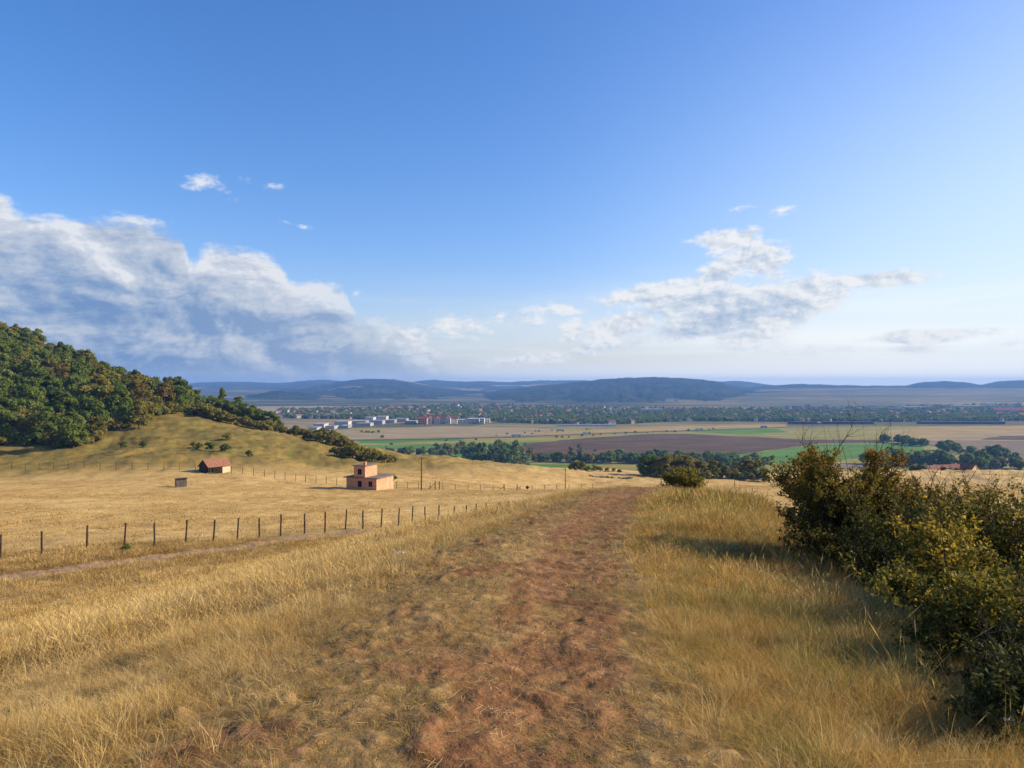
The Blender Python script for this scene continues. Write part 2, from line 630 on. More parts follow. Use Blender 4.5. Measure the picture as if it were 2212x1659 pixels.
# ground: straw, soil, green and valley shades, with soil shadows painted into the thatch
def ground_mat():
    m, g = new_mat('dry_ground')
    P = g.n('ShaderNodeNewGeometry').outputs['Position']
    soil, green, vall, dull = (g.attr(a).outputs['Fac'] for a in ('soil', 'green', 'vall', 'dull'))
    n0 = g.noise(P, 0.035, 5, 0.6)
    n1 = g.noise(P, 0.22, 6, 0.62)
    n2 = g.noise(P, 1.6, 5, 0.65)
    n3 = g.noise(P, 14.0, 4, 0.7)
    mixn = g.m('ADD', g.m('MULTIPLY', n0, 0.30), g.m('ADD', g.m('MULTIPLY', n1, 0.36), g.m('ADD', g.m('MULTIPLY', n2, 0.22), g.m('MULTIPLY', n3, 0.12))))
    straw = g.ramp(mixn, [(0.30, (0.22, 0.138, 0.042)), (0.45, (0.395, 0.258, 0.088)), (0.55, (0.51, 0.355, 0.138)), (0.70, (0.63, 0.47, 0.21))])
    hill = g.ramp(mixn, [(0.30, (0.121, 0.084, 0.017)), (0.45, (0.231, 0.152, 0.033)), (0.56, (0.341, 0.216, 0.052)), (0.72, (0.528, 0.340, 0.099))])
    greenc = g.ramp(mixn, [(0.35, (0.07, 0.085, 0.018)), (0.6, (0.15, 0.14, 0.034))])
    px_, py_, pz_ = g.sep(P)
    nt_ = g.noise(g.xyz(g.m('MULTIPLY', px_, 0.03), g.m('MULTIPLY', py_, 0.03), g.m('MULTIPLY', pz_, 0.55)), 1.0, 5, 0.6)
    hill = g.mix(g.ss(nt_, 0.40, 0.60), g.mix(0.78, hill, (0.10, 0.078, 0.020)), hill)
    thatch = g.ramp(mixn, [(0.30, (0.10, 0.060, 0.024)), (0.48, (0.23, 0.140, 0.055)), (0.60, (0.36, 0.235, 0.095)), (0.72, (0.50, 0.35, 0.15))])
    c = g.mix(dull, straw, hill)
    thatch = g.mix(g.ss(g.noise(P, 0.9, 5, 0.68), 0.50, 0.66), thatch, g.mix(0.75, thatch, (0.060, 0.042, 0.026)))  # dark noise patches: bare soil and its shadows painted into the thatch colour
    c = g.mix(g.attr('thatch').outputs['Fac'], c, thatch)
    c = g.mix(g.m('MULTIPLY', green, g.ss(n1, 0.40, 0.60)), c, greenc)
    vor = g.n('ShaderNodeTexVoronoi', feature='F1')
    v = g.n('ShaderNodeMapping')
    v.inputs['Rotation'].default_value = (0, 0, 0.35)
    v.inputs['Scale'].default_value = (1 / 560, 1 / 240, 0)
    g.nt.links.new(P, v.inputs['Vector'])
    g.nt.links.new(v.outputs[0], vor.inputs['Vector'])
    vor.inputs['Scale'].default_value = 1.0
    vr = g.sep(vor.outputs['Color'])[0]
    fields = g.ramp(vr, [(0.0, (0.10, 0.085, 0.04)), (0.2, (0.12, 0.13, 0.035)), (0.4, (0.24, 0.17, 0.07)), (0.6, (0.30, 0.21, 0.10)), (0.8, (0.15, 0.15, 0.045)), (1.0, (0.32, 0.25, 0.12))])
    nv = g.noise(g.scale(P, (0.006, 0.02, 0)), 1.0, 5, 0.6)
    fields = g.mix(g.ss(nv, 0.35, 0.7), g.mix(0.55, fields, (0.06, 0.06, 0.025)), fields)
    wood_ = g.ss(g.noise(g.scale(P, (0.0016, 0.004, 0)), 1.0, 5, 0.65), 0.40, 0.52)
    fields = g.mix(g.m('MULTIPLY', g.attr('farwood').outputs['Fac'], wood_), fields, (0.028, 0.042, 0.020))
    c = g.mix(vall, c, fields)
    ns = g.noise(P, 2.2, 6, 0.68)
    nsf = g.noise(P, 35.0, 4, 0.7)
    soilc = g.ramp(g.m('ADD', g.m('MULTIPLY', ns, 0.6), g.m('MULTIPLY', nsf, 0.4)), [(0.28, (0.058, 0.028, 0.013)), (0.5, (0.185, 0.090, 0.038)), (0.68, (0.35, 0.205, 0.096))])
    bare = g.ss(g.m('ADD', soil, g.m('MULTIPLY', g.m('SUBTRACT', ns, 0.5), 0.9)), 0.38, 0.62)
    trk_ = g.attr('track').outputs['Fac']
    soilc = g.mix(trk_, soilc, g.mix(g.ss(ns, .35, .65), (0.20, 0.125, 0.070), (0.34, 0.225, 0.125)))
    c = g.mix(bare, c, soilc)
    bump = g.m('ADD', g.m('MULTIPLY', n2, 0.5), g.m('ADD', g.m('MULTIPLY', n3, 0.25), g.m('MULTIPLY', nsf, 0.15)))
    finish(g, c, 0.95, bump, 0.10, 0.0, 0.1)
    return m


M_GROUND = ground_mat()

# ------------------------------------------------------------------ ground sheet (one grid, cut into the pieces one would name)
TH_IN = np.linspace(math.radians(-41), math.radians(41), 860)
TH_OUT = np.linspace(math.radians(41), math.radians(319), 110)[1:-1]
TH = np.concatenate([TH_IN, TH_OUT])


def geo(a, b, q):
    n = max(2, int(math.log(b / a) / math.log(q)))
    return np.geomspace(a, b, n, endpoint=False)


RR = np.concatenate([geo(0.25, 2.4, 1.12), geo(2.4, 48, 1.0068), geo(48, 900, 1.0085), geo(900, 3600, 1.08), geo(3600, 11000, 1.06), [11000.0]])
R2, T2 = np.meshgrid(RR, TH, indexing='ij')
GX, GY = R2 * np.sin(T2), R2 * np.cos(T2)
GZ = H(GX.ravel(), GY.ravel()).reshape(GX.shape)
nR, nT = GX.shape
gx, gy, gz, gr_ = GX.ravel(), GY.ravel(), GZ.ravel(), R2.ravel()
gd = gx - path_x(gy)
trk = poly_dist(gx, gy, TRK)


def soil_mask(x, y, d, tr):
    wob = 0.5 * fbm(x * 0.7, y * 0.35, 2)
    w = 0.62 + 0.25 * sstep(y, 6, 30)
    s = (1 - sstep(np.abs(d - 0.02) + wob * 0.6, w * 0.6, w * 1.7)) * (0.72 + 0.55 * fbm(x * 1.7 + 31, y * 1.1, 3))
    s = np.maximum(s, 0.62 * (1 - sstep(np.abs(d + 1.2), 0.5, 1.7)) * (0.55 + 1.3 * fbm(x * 0.8 + 7, y * 0.5, 3)))
    s = np.maximum(s, 0.95 * np.exp(-((y - 42.5) / 3.2) ** 2) * (1 - sstep(np.abs(d), 1.6, 3.6)) * (0.8 + 0.5 * fbm(x * .6, y * .6, 2)))
    s = s * (1 - sstep(y, 55, 80)) * (y > -40)
    t = (1 - sstep(tr, 0.9, 1.5)) * (0.80 + 0.4 * fbm(x * 0.8, y * 0.8, 2)) * (1 - 0.35 * np.exp(-(tr / 0.28) ** 2))
    return np.clip(np.maximum(s, t), 0, 1)


soil = soil_mask(gx, gy, gd, trk)
farwood = sstep(gr_, 3000, 3500) * (1 - 0.5 * sstep(np.degrees(np.arctan2(gx, gy)), 6, 20))
vall = sstep(gr_, 560, 760)
steep = gz - ZC + 0.135 * gr_
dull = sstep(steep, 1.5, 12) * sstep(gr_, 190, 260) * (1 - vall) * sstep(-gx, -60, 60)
thatch = (1 - sstep(gr_, 50, 75)) * np.clip(1.1 - 0.25 * sstep(np.abs(gd), 3, 8), 0, 1)
green = np.clip(0.75 * (1 - sstep(np.abs(trk - 2.0), 0.4, 1.6)) * (gr_ < 160) + 0.7 * dull * (gr_ > 150) + 0.25 * (gr_ < 60) * (gd > 1), 0, 1)

idx = np.arange(nR * nT).reshape(nR, nT)
a, b = idx[:-1], idx[1:]
quads = np.stack([a, np.roll(a, -1, 1), np.roll(b, -1, 1), b], -1).reshape(-1, 4)[:, ::-1]
V = np.stack([gx, gy, gz], 1)
qc = quads[:, 0]
on_path = (np.abs(gd[qc]) < 1.05) & (gy[qc] < 56) & (gy[qc] > -3) & (gr_[qc] > 0.6)
on_trk = (trk[qc] < 1.35) & (gr_[qc] < 110) & ~on_path
far = gr_[qc] > 700
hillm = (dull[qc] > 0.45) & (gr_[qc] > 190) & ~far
meadow = (gr_[qc] > 30) & ~far & ~hillm & ~on_path & ~on_trk & (trk[qc] < 1e8) & ((gz[qc] - ZC) > -94) & ((gr_[qc] > 95) | ((gx[qc] < gy[qc] * 0.1) & (gd[qc] < -6) & (poly_dist(gx[qc], gy[qc], TRK + np.array([2.0, -3.0])) > 0) & (gx[qc] * -0.69 + gy[qc] * 0.73 > 46)))
rest = ~(on_path | on_trk | far | hillm | meadow)


def piece(name, sel, smooth=True):
    q = quads[sel]
    u, inv = np.unique(q, return_inverse=True)
    me = mesh_np(name, V[u], inv.reshape(-1, 4), {'soil': ('POINT', soil[u]), 'green': ('POINT', green[u]), 'vall': ('POINT', vall[u]), 'dull': ('POINT', dull[u]), 'thatch': ('POINT', thatch[u]), 'farwood': ('POINT', farwood[u]), 'track': ('POINT', (trk[u] < 2.5).astype(float))}, smooth)
    o = link(name, me, M_GROUND)
    tag(o, kind='structure')
    return o


piece('ground', rest)
piece('path', on_path)
piece('dirt_track', on_trk)
piece('meadow', meadow)
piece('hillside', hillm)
piece('valley_floor', far)


# ------------------------------------------------------------------ distant hills
def hill_mat(name, c0, c1, patch, cover):
    m, g = new_mat(name)
    P = g.n('ShaderNodeNewGeometry').outputs['Position']
    n = g.noise(P, 0.0035, 6, 0.65)
    nb = g.noise(P, 0.0009, 4, 0.6)
    c = g.mix(g.ss(n, 0.35, 0.65), c0, c1)
    c = g.mix(g.ss(nb, cover, cover + 0.05), c, g.mix(g.ss(n, 0.4, 0.6), patch, tuple(v * 0.6 for v in patch)))
    finish(g, c, 1.0, n, 40.0, 0, 0.0)
    return m


def ridge(name, prof, D, foot, zfoot, back, mat, rough, seed, gully=0.10):
    xs = np.array([p[0] for p in prof], float)
    ys = np.array([p[1] for p in prof], float)
    sx = np.linspace(xs[0], xs[-1], 420)
    # smooth the crest polyline
    sy = np.interp(sx, xs, ys)
    k = np.ones(7) / 7
    sy = np.convolve(np.pad(sy, 3, mode='edge'), k, 'valid') + 1.6 * fbm(sx / 38 + seed, sx * 0 + seed, 3)
    nd = 60
    t = np.linspace(0, 1, nd)
    rows = []
    px = sx / 2.16016
    for i in range(nd + 12):
        if i < nd:
            f = t[i]
            dist = foot + (D - foot) * f
            prof_h = f ** 1.15 * 0.45 + 0.55 * (f * f * (3 - 2 * f))
        else:
            f = 1 + (i - nd + 1) / 12
            dist = D + (f - 1) * back
            prof_h = 1 - (f - 1) ** 1.2
        x = (px - 512) / F * dist
        y = np.full_like(x, dist)
        zc = ZC - (sy / 2.16016 - 384) / F * D
        z = zfoot + (zc - zfoot) * prof_h
        amp = (zc - zfoot).clip(0)
        env = prof_h * (1 - f) * 3.0 if f <= 1 else 0.0
        z = z - amp * gully * env * (0.4 + np.abs(fbm((px - 512) / F * 9000 / rough + seed, np.full_like(x, dist / rough * 0.55 + seed), 4)) * 2.6)
        z = z + (1 if f <= 1 else 0) * amp * 0.03 * fbm(px * 0.16 + seed, np.full_like(x, f * 3), 3)
        rows.append(np.stack([x, y, z], 1))
    n = len(sx)
    Vh = np.concatenate(rows)
    ii = np.arange(len(rows) * n).reshape(len(rows), n)
    q = np.stack([ii[:-1, :-1], ii[:-1, 1:], ii[1:, 1:], ii[1:, :-1]], -1).reshape(-1, 4)
    me = mesh_np(name, Vh, q, smooth=True)
    o = link(name, me, mat)
    tag(o, kind='structure')
    return o


M_HILL_WOOD = hill_mat('wooded_hill', (0.010, 0.018, 0.012), (0.034, 0.046, 0.024), (0.20, 0.16, 0.085), 0.66)
M_HILL_MIX = hill_mat('mixed_hill', (0.010, 0.018, 0.012), (0.034, 0.046, 0.024), (0.32, 0.25, 0.13), 0.565)
ridge('far_hills', [(200, 834), (380, 832), (430, 826), (520, 824), (600, 828), (660, 822), (700, 820), (760, 825), (880, 826), (930, 820), (1000, 824), (1050, 823), (1100, 826), (1150, 822), (1250, 821),
                    (1330, 826), (1500, 824), (1560, 824), (1600, 822), (1640, 828), (1700, 836), (1800, 846), (2300, 852)], 10300, 6600, ZC - 66, 800, M_HILL_MIX, 700, 3.0, 0.16)
ridge('middle_hills', [(340, 858), (430, 852), (540, 846), (640, 839), (700, 831), (740, 823), (790, 818), (850, 819), (880, 824), (950, 836), (1020, 844), (1100, 850), (1200, 858), (1320, 870)], 7400, 4100, ZC + VALLEY - 1, 2500, M_HILL_MIX, 480, 11.0, 0.20)
ridge('right_hills', [(1450, 862), (1540, 850), (1640, 834), (1700, 830), (1760, 830), (1850, 833), (1950, 833), (1990, 826), (2040, 823), (2090, 826), (2120, 832), (2150, 824), (2212, 821), (2300, 822), (2500, 834)], 7600, 5400, ZC - 58, 2500, M_HILL_WOOD, 480, 21.0, 0.16)
ridge('wooded_hill', [(560, 876), (700, 873), (820, 868), (950, 860), (1030, 852), (1080, 843), (1150, 834), (1230, 827), (1300, 819), (1400, 814), (1480, 817), (1540, 822), (1580, 832), (1640, 841), (1720, 851), (1820, 862), (1900, 868)], 6400, 3800, VALLEY + ZC - 1, 2200, M_HILL_WOOD, 420, 33.0, 0.20)
ridge('low_hill', [(380, 872), (430, 867), (500, 860), (560, 850), (600, 843), (650, 847), (700, 858), (760, 866), (820, 872), (860, 878)], 4900, 4150, VALLEY + ZC - 1, 1500, M_HILL_WOOD, 300, 44.0, 0.06)


# ------------------------------------------------------------------ fields and the road on the valley floor
def vpt(dx, dy, dz=0.0):
    """where the line of sight through a photo pixel meets the flat valley floor"""
    py = dy / 2.16016
    D = (-VALLEY - dz) * F / (py - 384)
    return ((dx / 2.16016 - 512) / F * D, D, ZC + VALLEY + dz)


def field_mat(name, c0, c1, rows=None, sc=0.012):
    m, g = new_mat(name)
    P = g.n('ShaderNodeNewGeometry').outputs['Position']
    n = g.noise(g.scale(P, (1, 2.2, 0)), sc, 6, 0.65)
    n2 = g.noise(P, sc * 16, 4, 0.65)
    c = g.mix(g.ss(g.m('ADD', g.m('MULTIPLY', n, 0.65), g.m('MULTIPLY', n2, 0.35)), 0.36, 0.64), c0, c1)
    finish(g, c, 0.95, None, 0.1, 0, 0.05)
    return m


FM = {'plough': field_mat('ploughed_soil', (0.062, 0.040, 0.024), (0.132, 0.086, 0.050)),
      'green': field_mat('green_crop', (0.062, 0.140, 0.021), (0.106, 0.213, 0.036)),
      'stubble': field_mat('stubble', (0.22, 0.17, 0.085), (0.33, 0.26, 0.14)),
      'olive': field_mat('olive_pasture', (0.157, 0.162, 0.034), (0.302, 0.252, 0.063)),
      'ochre': field_mat('ochre_pasture', (0.224, 0.168, 0.058), (0.403, 0.280, 0.105)),
      'mauve': field_mat('harvested_soil', (0.15, 0.115, 0.075), (0.22, 0.165, 0.115)),
      'grey': field_mat('old_asphalt', (0.10, 0.095, 0.09), (0.16, 0.15, 0.14))}
_lvl = [0.10]


def field(name, mat, poly):
    _lvl[0] += 0.025
    pts_ = [vpt(x, y, _lvl[0]) for x, y in poly]
    # densify the edges so that they wander a little
    P2 = []
    for i, p in enumerate(pts_):
        q = pts_[(i + 1) % len(pts_)]
        n = max(2, int(math.dist(p, q) / 25))
        for k in range(n):
            t = k / n
            j = 0 if k == 0 else 1
            P2.append((p[0] + (q[0] - p[0]) * t + j * random.uniform(-3, 3), p[1] + (q[1] - p[1]) * t + j * random.uniform(-4, 4), p[2]))
    me = bpy.data.meshes.new(name)
    ar = sum(P2[i][0] * P2[(i + 1) % len(P2)][1] - P2[(i + 1) % len(P2)][0] * P2[i][1] for i in range(len(P2)))
    if ar < 0:
        P2.reverse()
    from mathutils.geometry import tessellate_polygon
    tris = tessellate_polygon([[Vector((p[0], p[1], 0)) for p in P2]])
    me.from_pydata(P2, [], [t for t in tris])
    me.update()
    o = link(name, me, FM[mat])
    tag(o, kind='structure')
    return o


field('pasture_field', 'olive', [(700, 1030), (600, 960), (760, 925), (1000, 921), (1400, 930), (1900, 918), (2400, 916), (2400, 1040), (1800, 1060), (1100, 1060)])
field('stubble_field', 'stubble', [(745, 946), (740, 930), (830, 926), (960, 920), (1150, 925), (1230, 930), (1195, 938), (1110, 944), (900, 945)])
field('stubble_field', 'stubble', [(640, 918), (600, 925), (560, 945), (735, 952), (905, 949), (900, 946), (735, 946), (735, 930)])
field('green_field', 'green', [(778, 958), (770, 951), (880, 947), (910, 947), (1000, 947), (1005, 951), (900, 955)])
field('green_field', 'green', [(770, 970), (785, 962), (900, 960), (1050, 957), (1130, 955), (1190, 953), (1160, 962), (1050, 968), (900, 970)])
field('stubble_field', 'stubble', [(470, 884), (560, 878), (700, 876.5), (745, 879), (640, 884), (560, 890), (470, 893)])
field('stubble_field', 'stubble', [(610, 899), (760, 891), (900, 886), (960, 887), (820, 893), (690, 901)])
field('stubble_field', 'stubble', [(1130, 884), (1290, 880), (1420, 881), (1280, 886)])
field('pasture_field', 'ochre', [(1180, 934), (1430, 921), (1700, 916), (1700, 922), (1500, 928), (1300, 938), (1180, 942)])
field('grass_field', 'olive', [(1420, 936), (1560, 926), (1800, 920), (2000, 926), (1990, 944), (1800, 950), (1600, 942)])
field('green_field', 'green', [(1480, 932), (1600, 926), (1680, 926), (1700, 934), (1600, 938)])
field('ploughed_field', 'plough', [(1110, 966), (1150, 957), (1270, 946), (1400, 937.5), (1480, 937), (1600, 943), (1750, 950), (1960, 950), (1950, 955), (1760, 958), (1700, 968), (1590, 982), (1400, 994), (1180, 992)])
field('green_field', 'green', [(1560, 998), (1590, 983), (1700, 969), (1765, 960), (1900, 957), (1990, 957), (2000, 975), (1900, 985), (1750, 1000)])
field('stubble_field', 'ochre', [(1900, 950), (1920, 930), (2000, 922), (2400, 918), (2400, 955), (2100, 952), (1985, 951)])
field('stubble_field', 'stubble', [(1990, 949), (2050, 940), (2200, 934), (2400, 932), (2400, 952)])
field('harvested_field', 'mauve', [(1985, 955), (2000, 952), (2200, 952), (2400, 953), (2400, 1000), (2230, 996), (2120, 980), (2040, 968)])
field('harvested_field', 'plough', [(2120, 950), (2160, 942), (2400, 938), (2400, 952)])
field('green_field', 'green', [(960, 988), (985, 980), (1060, 975), (1120, 985), (1120, 1004), (1000, 1000)])
field('grass_field', 'olive', [(1120, 1030), (1130, 1004), (1280, 1002), (1400, 1006), (1400, 1030)])
field('green_field', 'green', [(1125, 1012), (1130, 1004), (1200, 1003), (1290, 1004), (1280, 1008)])
field('harvested_field', 'mauve', [(1720, 1012), (1740, 1004), (1900, 1000), (1900, 1012)])
_lvl[0] = 0.9
field('road', 'grey', [(700, 951.6), (900, 949), (1115, 944), (1267, 937.6), (1510, 929.6), (1650, 924.6), (1900, 919.4), (2400, 916.6), (2400, 915.8), (1900, 918.4), (1650, 923.6), (1510, 928.4), (1267, 936), (1115, 942), (900, 947.4), (700, 950.4)])

# ------------------------------------------------------------------ the air
hz = MB()
hz.box(-11400, -11400, ZC + VALLEY - 40, 11400, 11400, ZC + 84)
hm = bpy.data.materials.new('air')
hm.use_nodes = True
hm.node_tree.nodes.clear()
g = NG(hm.node_tree)
pv = g.n('ShaderNodeVolumePrincipled')
pv.inputs['Color'].default_value = (0.23, 0.48, 1.0, 1)
pv.inputs['Density'].default_value = 0.92e-4
pv.inputs['Anisotropy'].default_value = 0.1
o_ = g.n('ShaderNodeOutputMaterial')
g.nt.links.new(pv.outputs[0], o_.inputs['Volume'])
haze = hz.build('haze', hm)
tag(haze, kind='stuff')


# ------------------------------------------------------------------ built things
M_WOOD = plain('weathered_wood', (0.085, 0.060, 0.042), (0.040, 0.028, 0.021), 6.0, 0.9, 0.1, (6, 6, 0.7), 0.01)
M_GREYWOOD = plain('grey_boards', (0.20, 0.175, 0.15), (0.055, 0.045, 0.038), 3.0, 0.9, 0.1, (4.5, 4.5, 0.25), 0.02)
M_DARKWOOD = plain('dark_boards', (0.075, 0.06, 0.05), (0.022, 0.018, 0.016), 3.0, 0.9, 0.1, (4.5, 4.5, 0.25), 0.02)
M_WIRE = plain('rusty_wire', (0.13, 0.10, 0.075), (0.08, 0.06, 0.045), 4, 0.6, 0.3)
M_CONC = plain('old_concrete', (0.20, 0.175, 0.15), (0.12, 0.10, 0.085), 1.5, 0.9, 0.1)
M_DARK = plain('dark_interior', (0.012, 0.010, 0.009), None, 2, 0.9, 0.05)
M_FRAME = plain('window_frame', (0.10, 0.065, 0.045), None, 2, 0.8, 0.1)
M_CREAM = plain('cream_plaster', (0.72, 0.50, 0.32), (0.60, 0.40, 0.25), 1.2, 0.9, 0.1)
M_TILE = plain('clay_tiles', (0.30, 0.14, 0.085), (0.16, 0.075, 0.05), 2.2, 0.85, 0.15, (1, 1, 1))
M_TILE2 = plain('old_roof_tiles', (0.27, 0.12, 0.085), (0.17, 0.075, 0.055), 1.6, 0.85, 0.15)
M_PALE = plain('pale_render', (0.46, 0.45, 0.43), (0.36, 0.35, 0.33), 0.3, 0.8, 0.2)
M_PLASTIC = plain('white_plastic', (0.55, 0.54, 0.52), (0.32, 0.31, 0.29), 8, 0.5, 0.4)


def brick_mat():
    m, g = new_mat('orange_brick')
    P = g.n('ShaderNodeTexCoord').outputs['Object']
    x, y, z = g.sep(P)
    b = g.n('ShaderNodeTexBrick')
    g.put(b.inputs['Vector'], g.xyz(g.m('ADD', x, y), z, 0.0))
    b.inputs['Scale'].default_value = 1.0
    b.inputs['Brick Width'].default_value = 0.40
    b.inputs['Row Height'].default_value = 0.22
    b.inputs['Mortar Size'].default_value = 0.014
    b.inputs['Color1'].default_value = (0.60, 0.27, 0.135, 1)
    b.inputs['Color2'].default_value = (0.46, 0.19, 0.095, 1)
    b.inputs['Mortar'].default_value = (0.42, 0.34, 0.27, 1)
    n = g.noise(P, 0.9, 5, 0.6)
    c = g.mix(g.m('MULTIPLY', g.ss(n, 0.45, 0.7), 0.45), b.outputs[0], (0.62, 0.40, 0.27))
    finish(g, c, 0.9, None, 0.02, 0, 0.1)
    return m


M_BRICK = brick_mat()

# the two-storey brick house with flat concrete slabs
D_H = 183.0
cx, cy, _ = dp(813.5, 1061, D_H)
phL = math.radians(199.4)                       # the way the window wall faces, clockwise from the view axis
cz = min(H1(cx, cy), H1(cx - 7, cy + 2)) - 0.1
house = tag(empty('brick_house', (cx, cy, cz)), 'unfinished two-storey orange brick house with flat slabs in the dry meadow', 'house')
# local frame: corner nearest the camera at the origin, x along the window wall, y along the sunlit wall
nL = Vector((math.sin(phL), math.cos(phL), 0))
axA = Vector((-math.cos(phL), math.sin(phL), 0))
axA = axA if axA.x < 0 else -axA
axB = -nL
HM = Matrix(((axA.x, axB.x, 0, 0), (axA.y, axB.y, 0, 0), (0, 0, 1, 0), (0, 0, 0, 1)))


def hpart(name, fn, mats, parent=None):
    mb = MB()
    fn(mb)
    for i, v in enumerate(mb.V):
        mb.V[i] = tuple(HM @ Vector(v))
    if HM.determinant() < 0:
        mb.Fc = [f[::-1] for f in mb.Fc]
    return mb.build(name, mats, parent or house)


def wall_open(mb, u0, u1, z0, z1, y, t, holes, mi=0):
    """a wall along x with rectangular openings cut through"""
    xs = sorted({u0, u1, *[h[0] for h in holes], *[h[1] for h in holes]})
    for a_, b_ in zip(xs[:-1], xs[1:]):
        hs = [h for h in holes if h[0] <= a_ + 1e-6 and h[1] >= b_ - 1e-6]
        zz = z0
        for h in sorted(hs, key=lambda q: q[2]):
            mb.box(a_, y, zz, b_, y + t, h[2], mi)
            zz = h[3]
        mb.box(a_, y, zz, b_, y + t, z1, mi)


WIN = [(1.2, 2.3, 0.95, 2.25), (4.15, 5.25, 0.75, 2.25)]
WUP = [(4.15, 5.3, 3.75, 5.15)]
LW, LB, LH, UH = 8.4, 8.4, 2.95, 2.75


def _low(mb):
    wall_open(mb, 0, LW, -0.6, LH, 0, 0.3, WIN)
    mb.box(0, 0.3, -0.6, 0.3, LB, LH)
    mb.box(LW - 0.3, 0.3, -0.6, LW, LB, LH)
    mb.box(0.3, LB - 0.3, -0.6, LW - 0.3, LB, LH)


def _up(mb):
    wall_open(mb, 3.2, 6.35, LH + 0.2, LH + 0.2 + UH, 0.02, 0.3, WUP)
    mb.box(3.2, 0.32, LH + 0.2, 3.5, 5.9, LH + 0.2 + UH)
    mb.box(6.05, 0.32, LH + 0.2, 6.35, 5.9, LH + 0.2 + UH)
    mb.box(3.5, 5.6, LH + 0.2, 6.05, 5.9, LH + 0.2 + UH)


def _cols(mb):
    for b_ in (0.02, 5.4, LB - 0.3):
        mb.box(-0.02, b_, -0.6, 0.0, b_ + 0.28, LH)
    mb.box(-0.02, 0.3, LH - 0.28, 0.0, 5.4, LH)
    mb.box(-0.02, 5.68, LH - 0.28, 0.0, LB - 0.3, LH)


hpart('lower_wall', _low, M_BRICK)
hpart('upper_wall', _up, M_BRICK)
hpart('concrete_column', _cols, M_CREAM)
hpart('lower_slab', lambda mb: (mb.box(-0.5, -0.45, LH, LW + 0.55, 0.019, LH + 0.2), mb.box(-0.5, 0.019, LH, LW + 0.55, LB + 0.5, LH + 0.2)), M_CONC)
hpart('roof_slab', lambda mb: mb.box(2.85, -0.35, LH + 0.2 + UH, 6.75, 6.2, LH + 0.38 + UH), M_CONC)
hpart('chimney', lambda mb: (mb.box(3.3, 0.4, LH + 0.38 + UH, 3.8, 0.9, LH + 1.15 + UH), mb.box(3.25, 0.35, LH + 1.15 + UH, 3.85, 0.95, LH + 1.25 + UH)), M_BRICK)
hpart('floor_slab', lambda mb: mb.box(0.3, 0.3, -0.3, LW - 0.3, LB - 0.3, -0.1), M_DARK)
for (x0, x1, z0, z1), yy in ((WIN[0], 0.0), (WIN[1], 0.0), (WUP[0], 0.02)):
    def _fr(mb, x0=x0, x1=x1, z0=z0, z1=z1, yy=yy):
        for a_, b_, c_, d_ in ((x0, x0 + .09, z0, z1), (x1 - .09, x1, z0, z1), (x0 + .09, x1 - .09, z0, z0 + .09), (x0 + .09, x1 - .09, z1 - .09, z1)):
            mb.box(a_, yy + 0.09, c_, b_, yy + 0.18, d_)
        xm = (x0 + x1) / 2
        mb.box(xm - .05, yy + 0.09, z0 + .09, xm + .05, yy + 0.18, z1 - .09)
    w = hpart('window', _fr, M_FRAME)
    hpart('pane', lambda mb, x0=x0, x1=x1, z0=z0, z1=z1, yy=yy: (mb.box(x0 + .09, yy + .12, z0 + .09, (x0 + x1) / 2 - .05, yy + .14, z1 - .09), mb.box((x0 + x1) / 2 + .05, yy + .12, z0 + .09, x1 - .09, yy + .14, z1 - .09)), M_DARK, w)

# the wooden shed with the tiled roof
sx, sy, _ = dp(464, 1017, 210)
az_f = math.radians(123.5 - 180)
shed = tag(empty('tiled_shed', (sx, sy, H1(sx, sy) - 0.15), 0.0), 'old shed with red tiled gable roof, dark boards and one cream plastered bay', 'shed')
shed.rotation_euler = (0, 0, -az_f)
W2, D2, HW, HR = 3.45, 2.1, 2.25, 1.75
mb = MB()
mb.box(-W2, -D2 + 0.9, 0, -W2 + .12, D2, HW)
mb.box(-W2 + .12, D2 - .12, 0, W2 - .12, D2, HW)
mb.add([(-W2, -D2, HW), (-W2, D2, HW), (-W2, 0, HW + HR), (-W2 + .12, -D2, HW), (-W2 + .12, D2, HW), (-W2 + .12, 0, HW + HR)], [(0, 2, 1), (3, 4, 5), (0, 1, 4, 3), (1, 2, 5, 4), (2, 0, 3, 5)])
mb.build('board_wall', M_DARKWOOD, shed)
mb = MB()
mb.box(1.0, -D2, 0, W2, -D2 + .2, HW)
mb.box(W2 - .2, -D2 + .2, 0, W2, D2 - .12, HW)
mb.add([(W2, -D2, HW), (W2, D2, HW), (W2, 0, HW + HR), (W2 - .2, -D2, HW), (W2 - .2, D2, HW), (W2 - .2, 0, HW + HR)], [(0, 1, 2), (3, 5, 4), (0, 3, 4, 1), (1, 4, 5, 2), (2, 5, 3, 0)])
mb.build('plastered_wall', M_CREAM, shed)
mb = MB()
for i, xx in enumerate((-3.38, -2.9, -2.55, -1.75, -1.38, -0.75, -0.4, 0.15, 0.5, 0.88)):
    mb.box(xx - 0.10, -D2 + 0.02 * (i % 2), 0, xx + 0.10, -D2 + 0.09, HW - 0.03 * (i % 3))
mb.box(-W2, -D2 - 0.03, HW - .18, 1.0, -D2 - 0.001, HW)
mb.build('front_boards', M_DARKWOOD, shed)
mb = MB()
mb.gable(-W2, -D2, HW, W2, D2, HR, 0.35, 0.10)
mb.build('roof', M_TILE, shed)

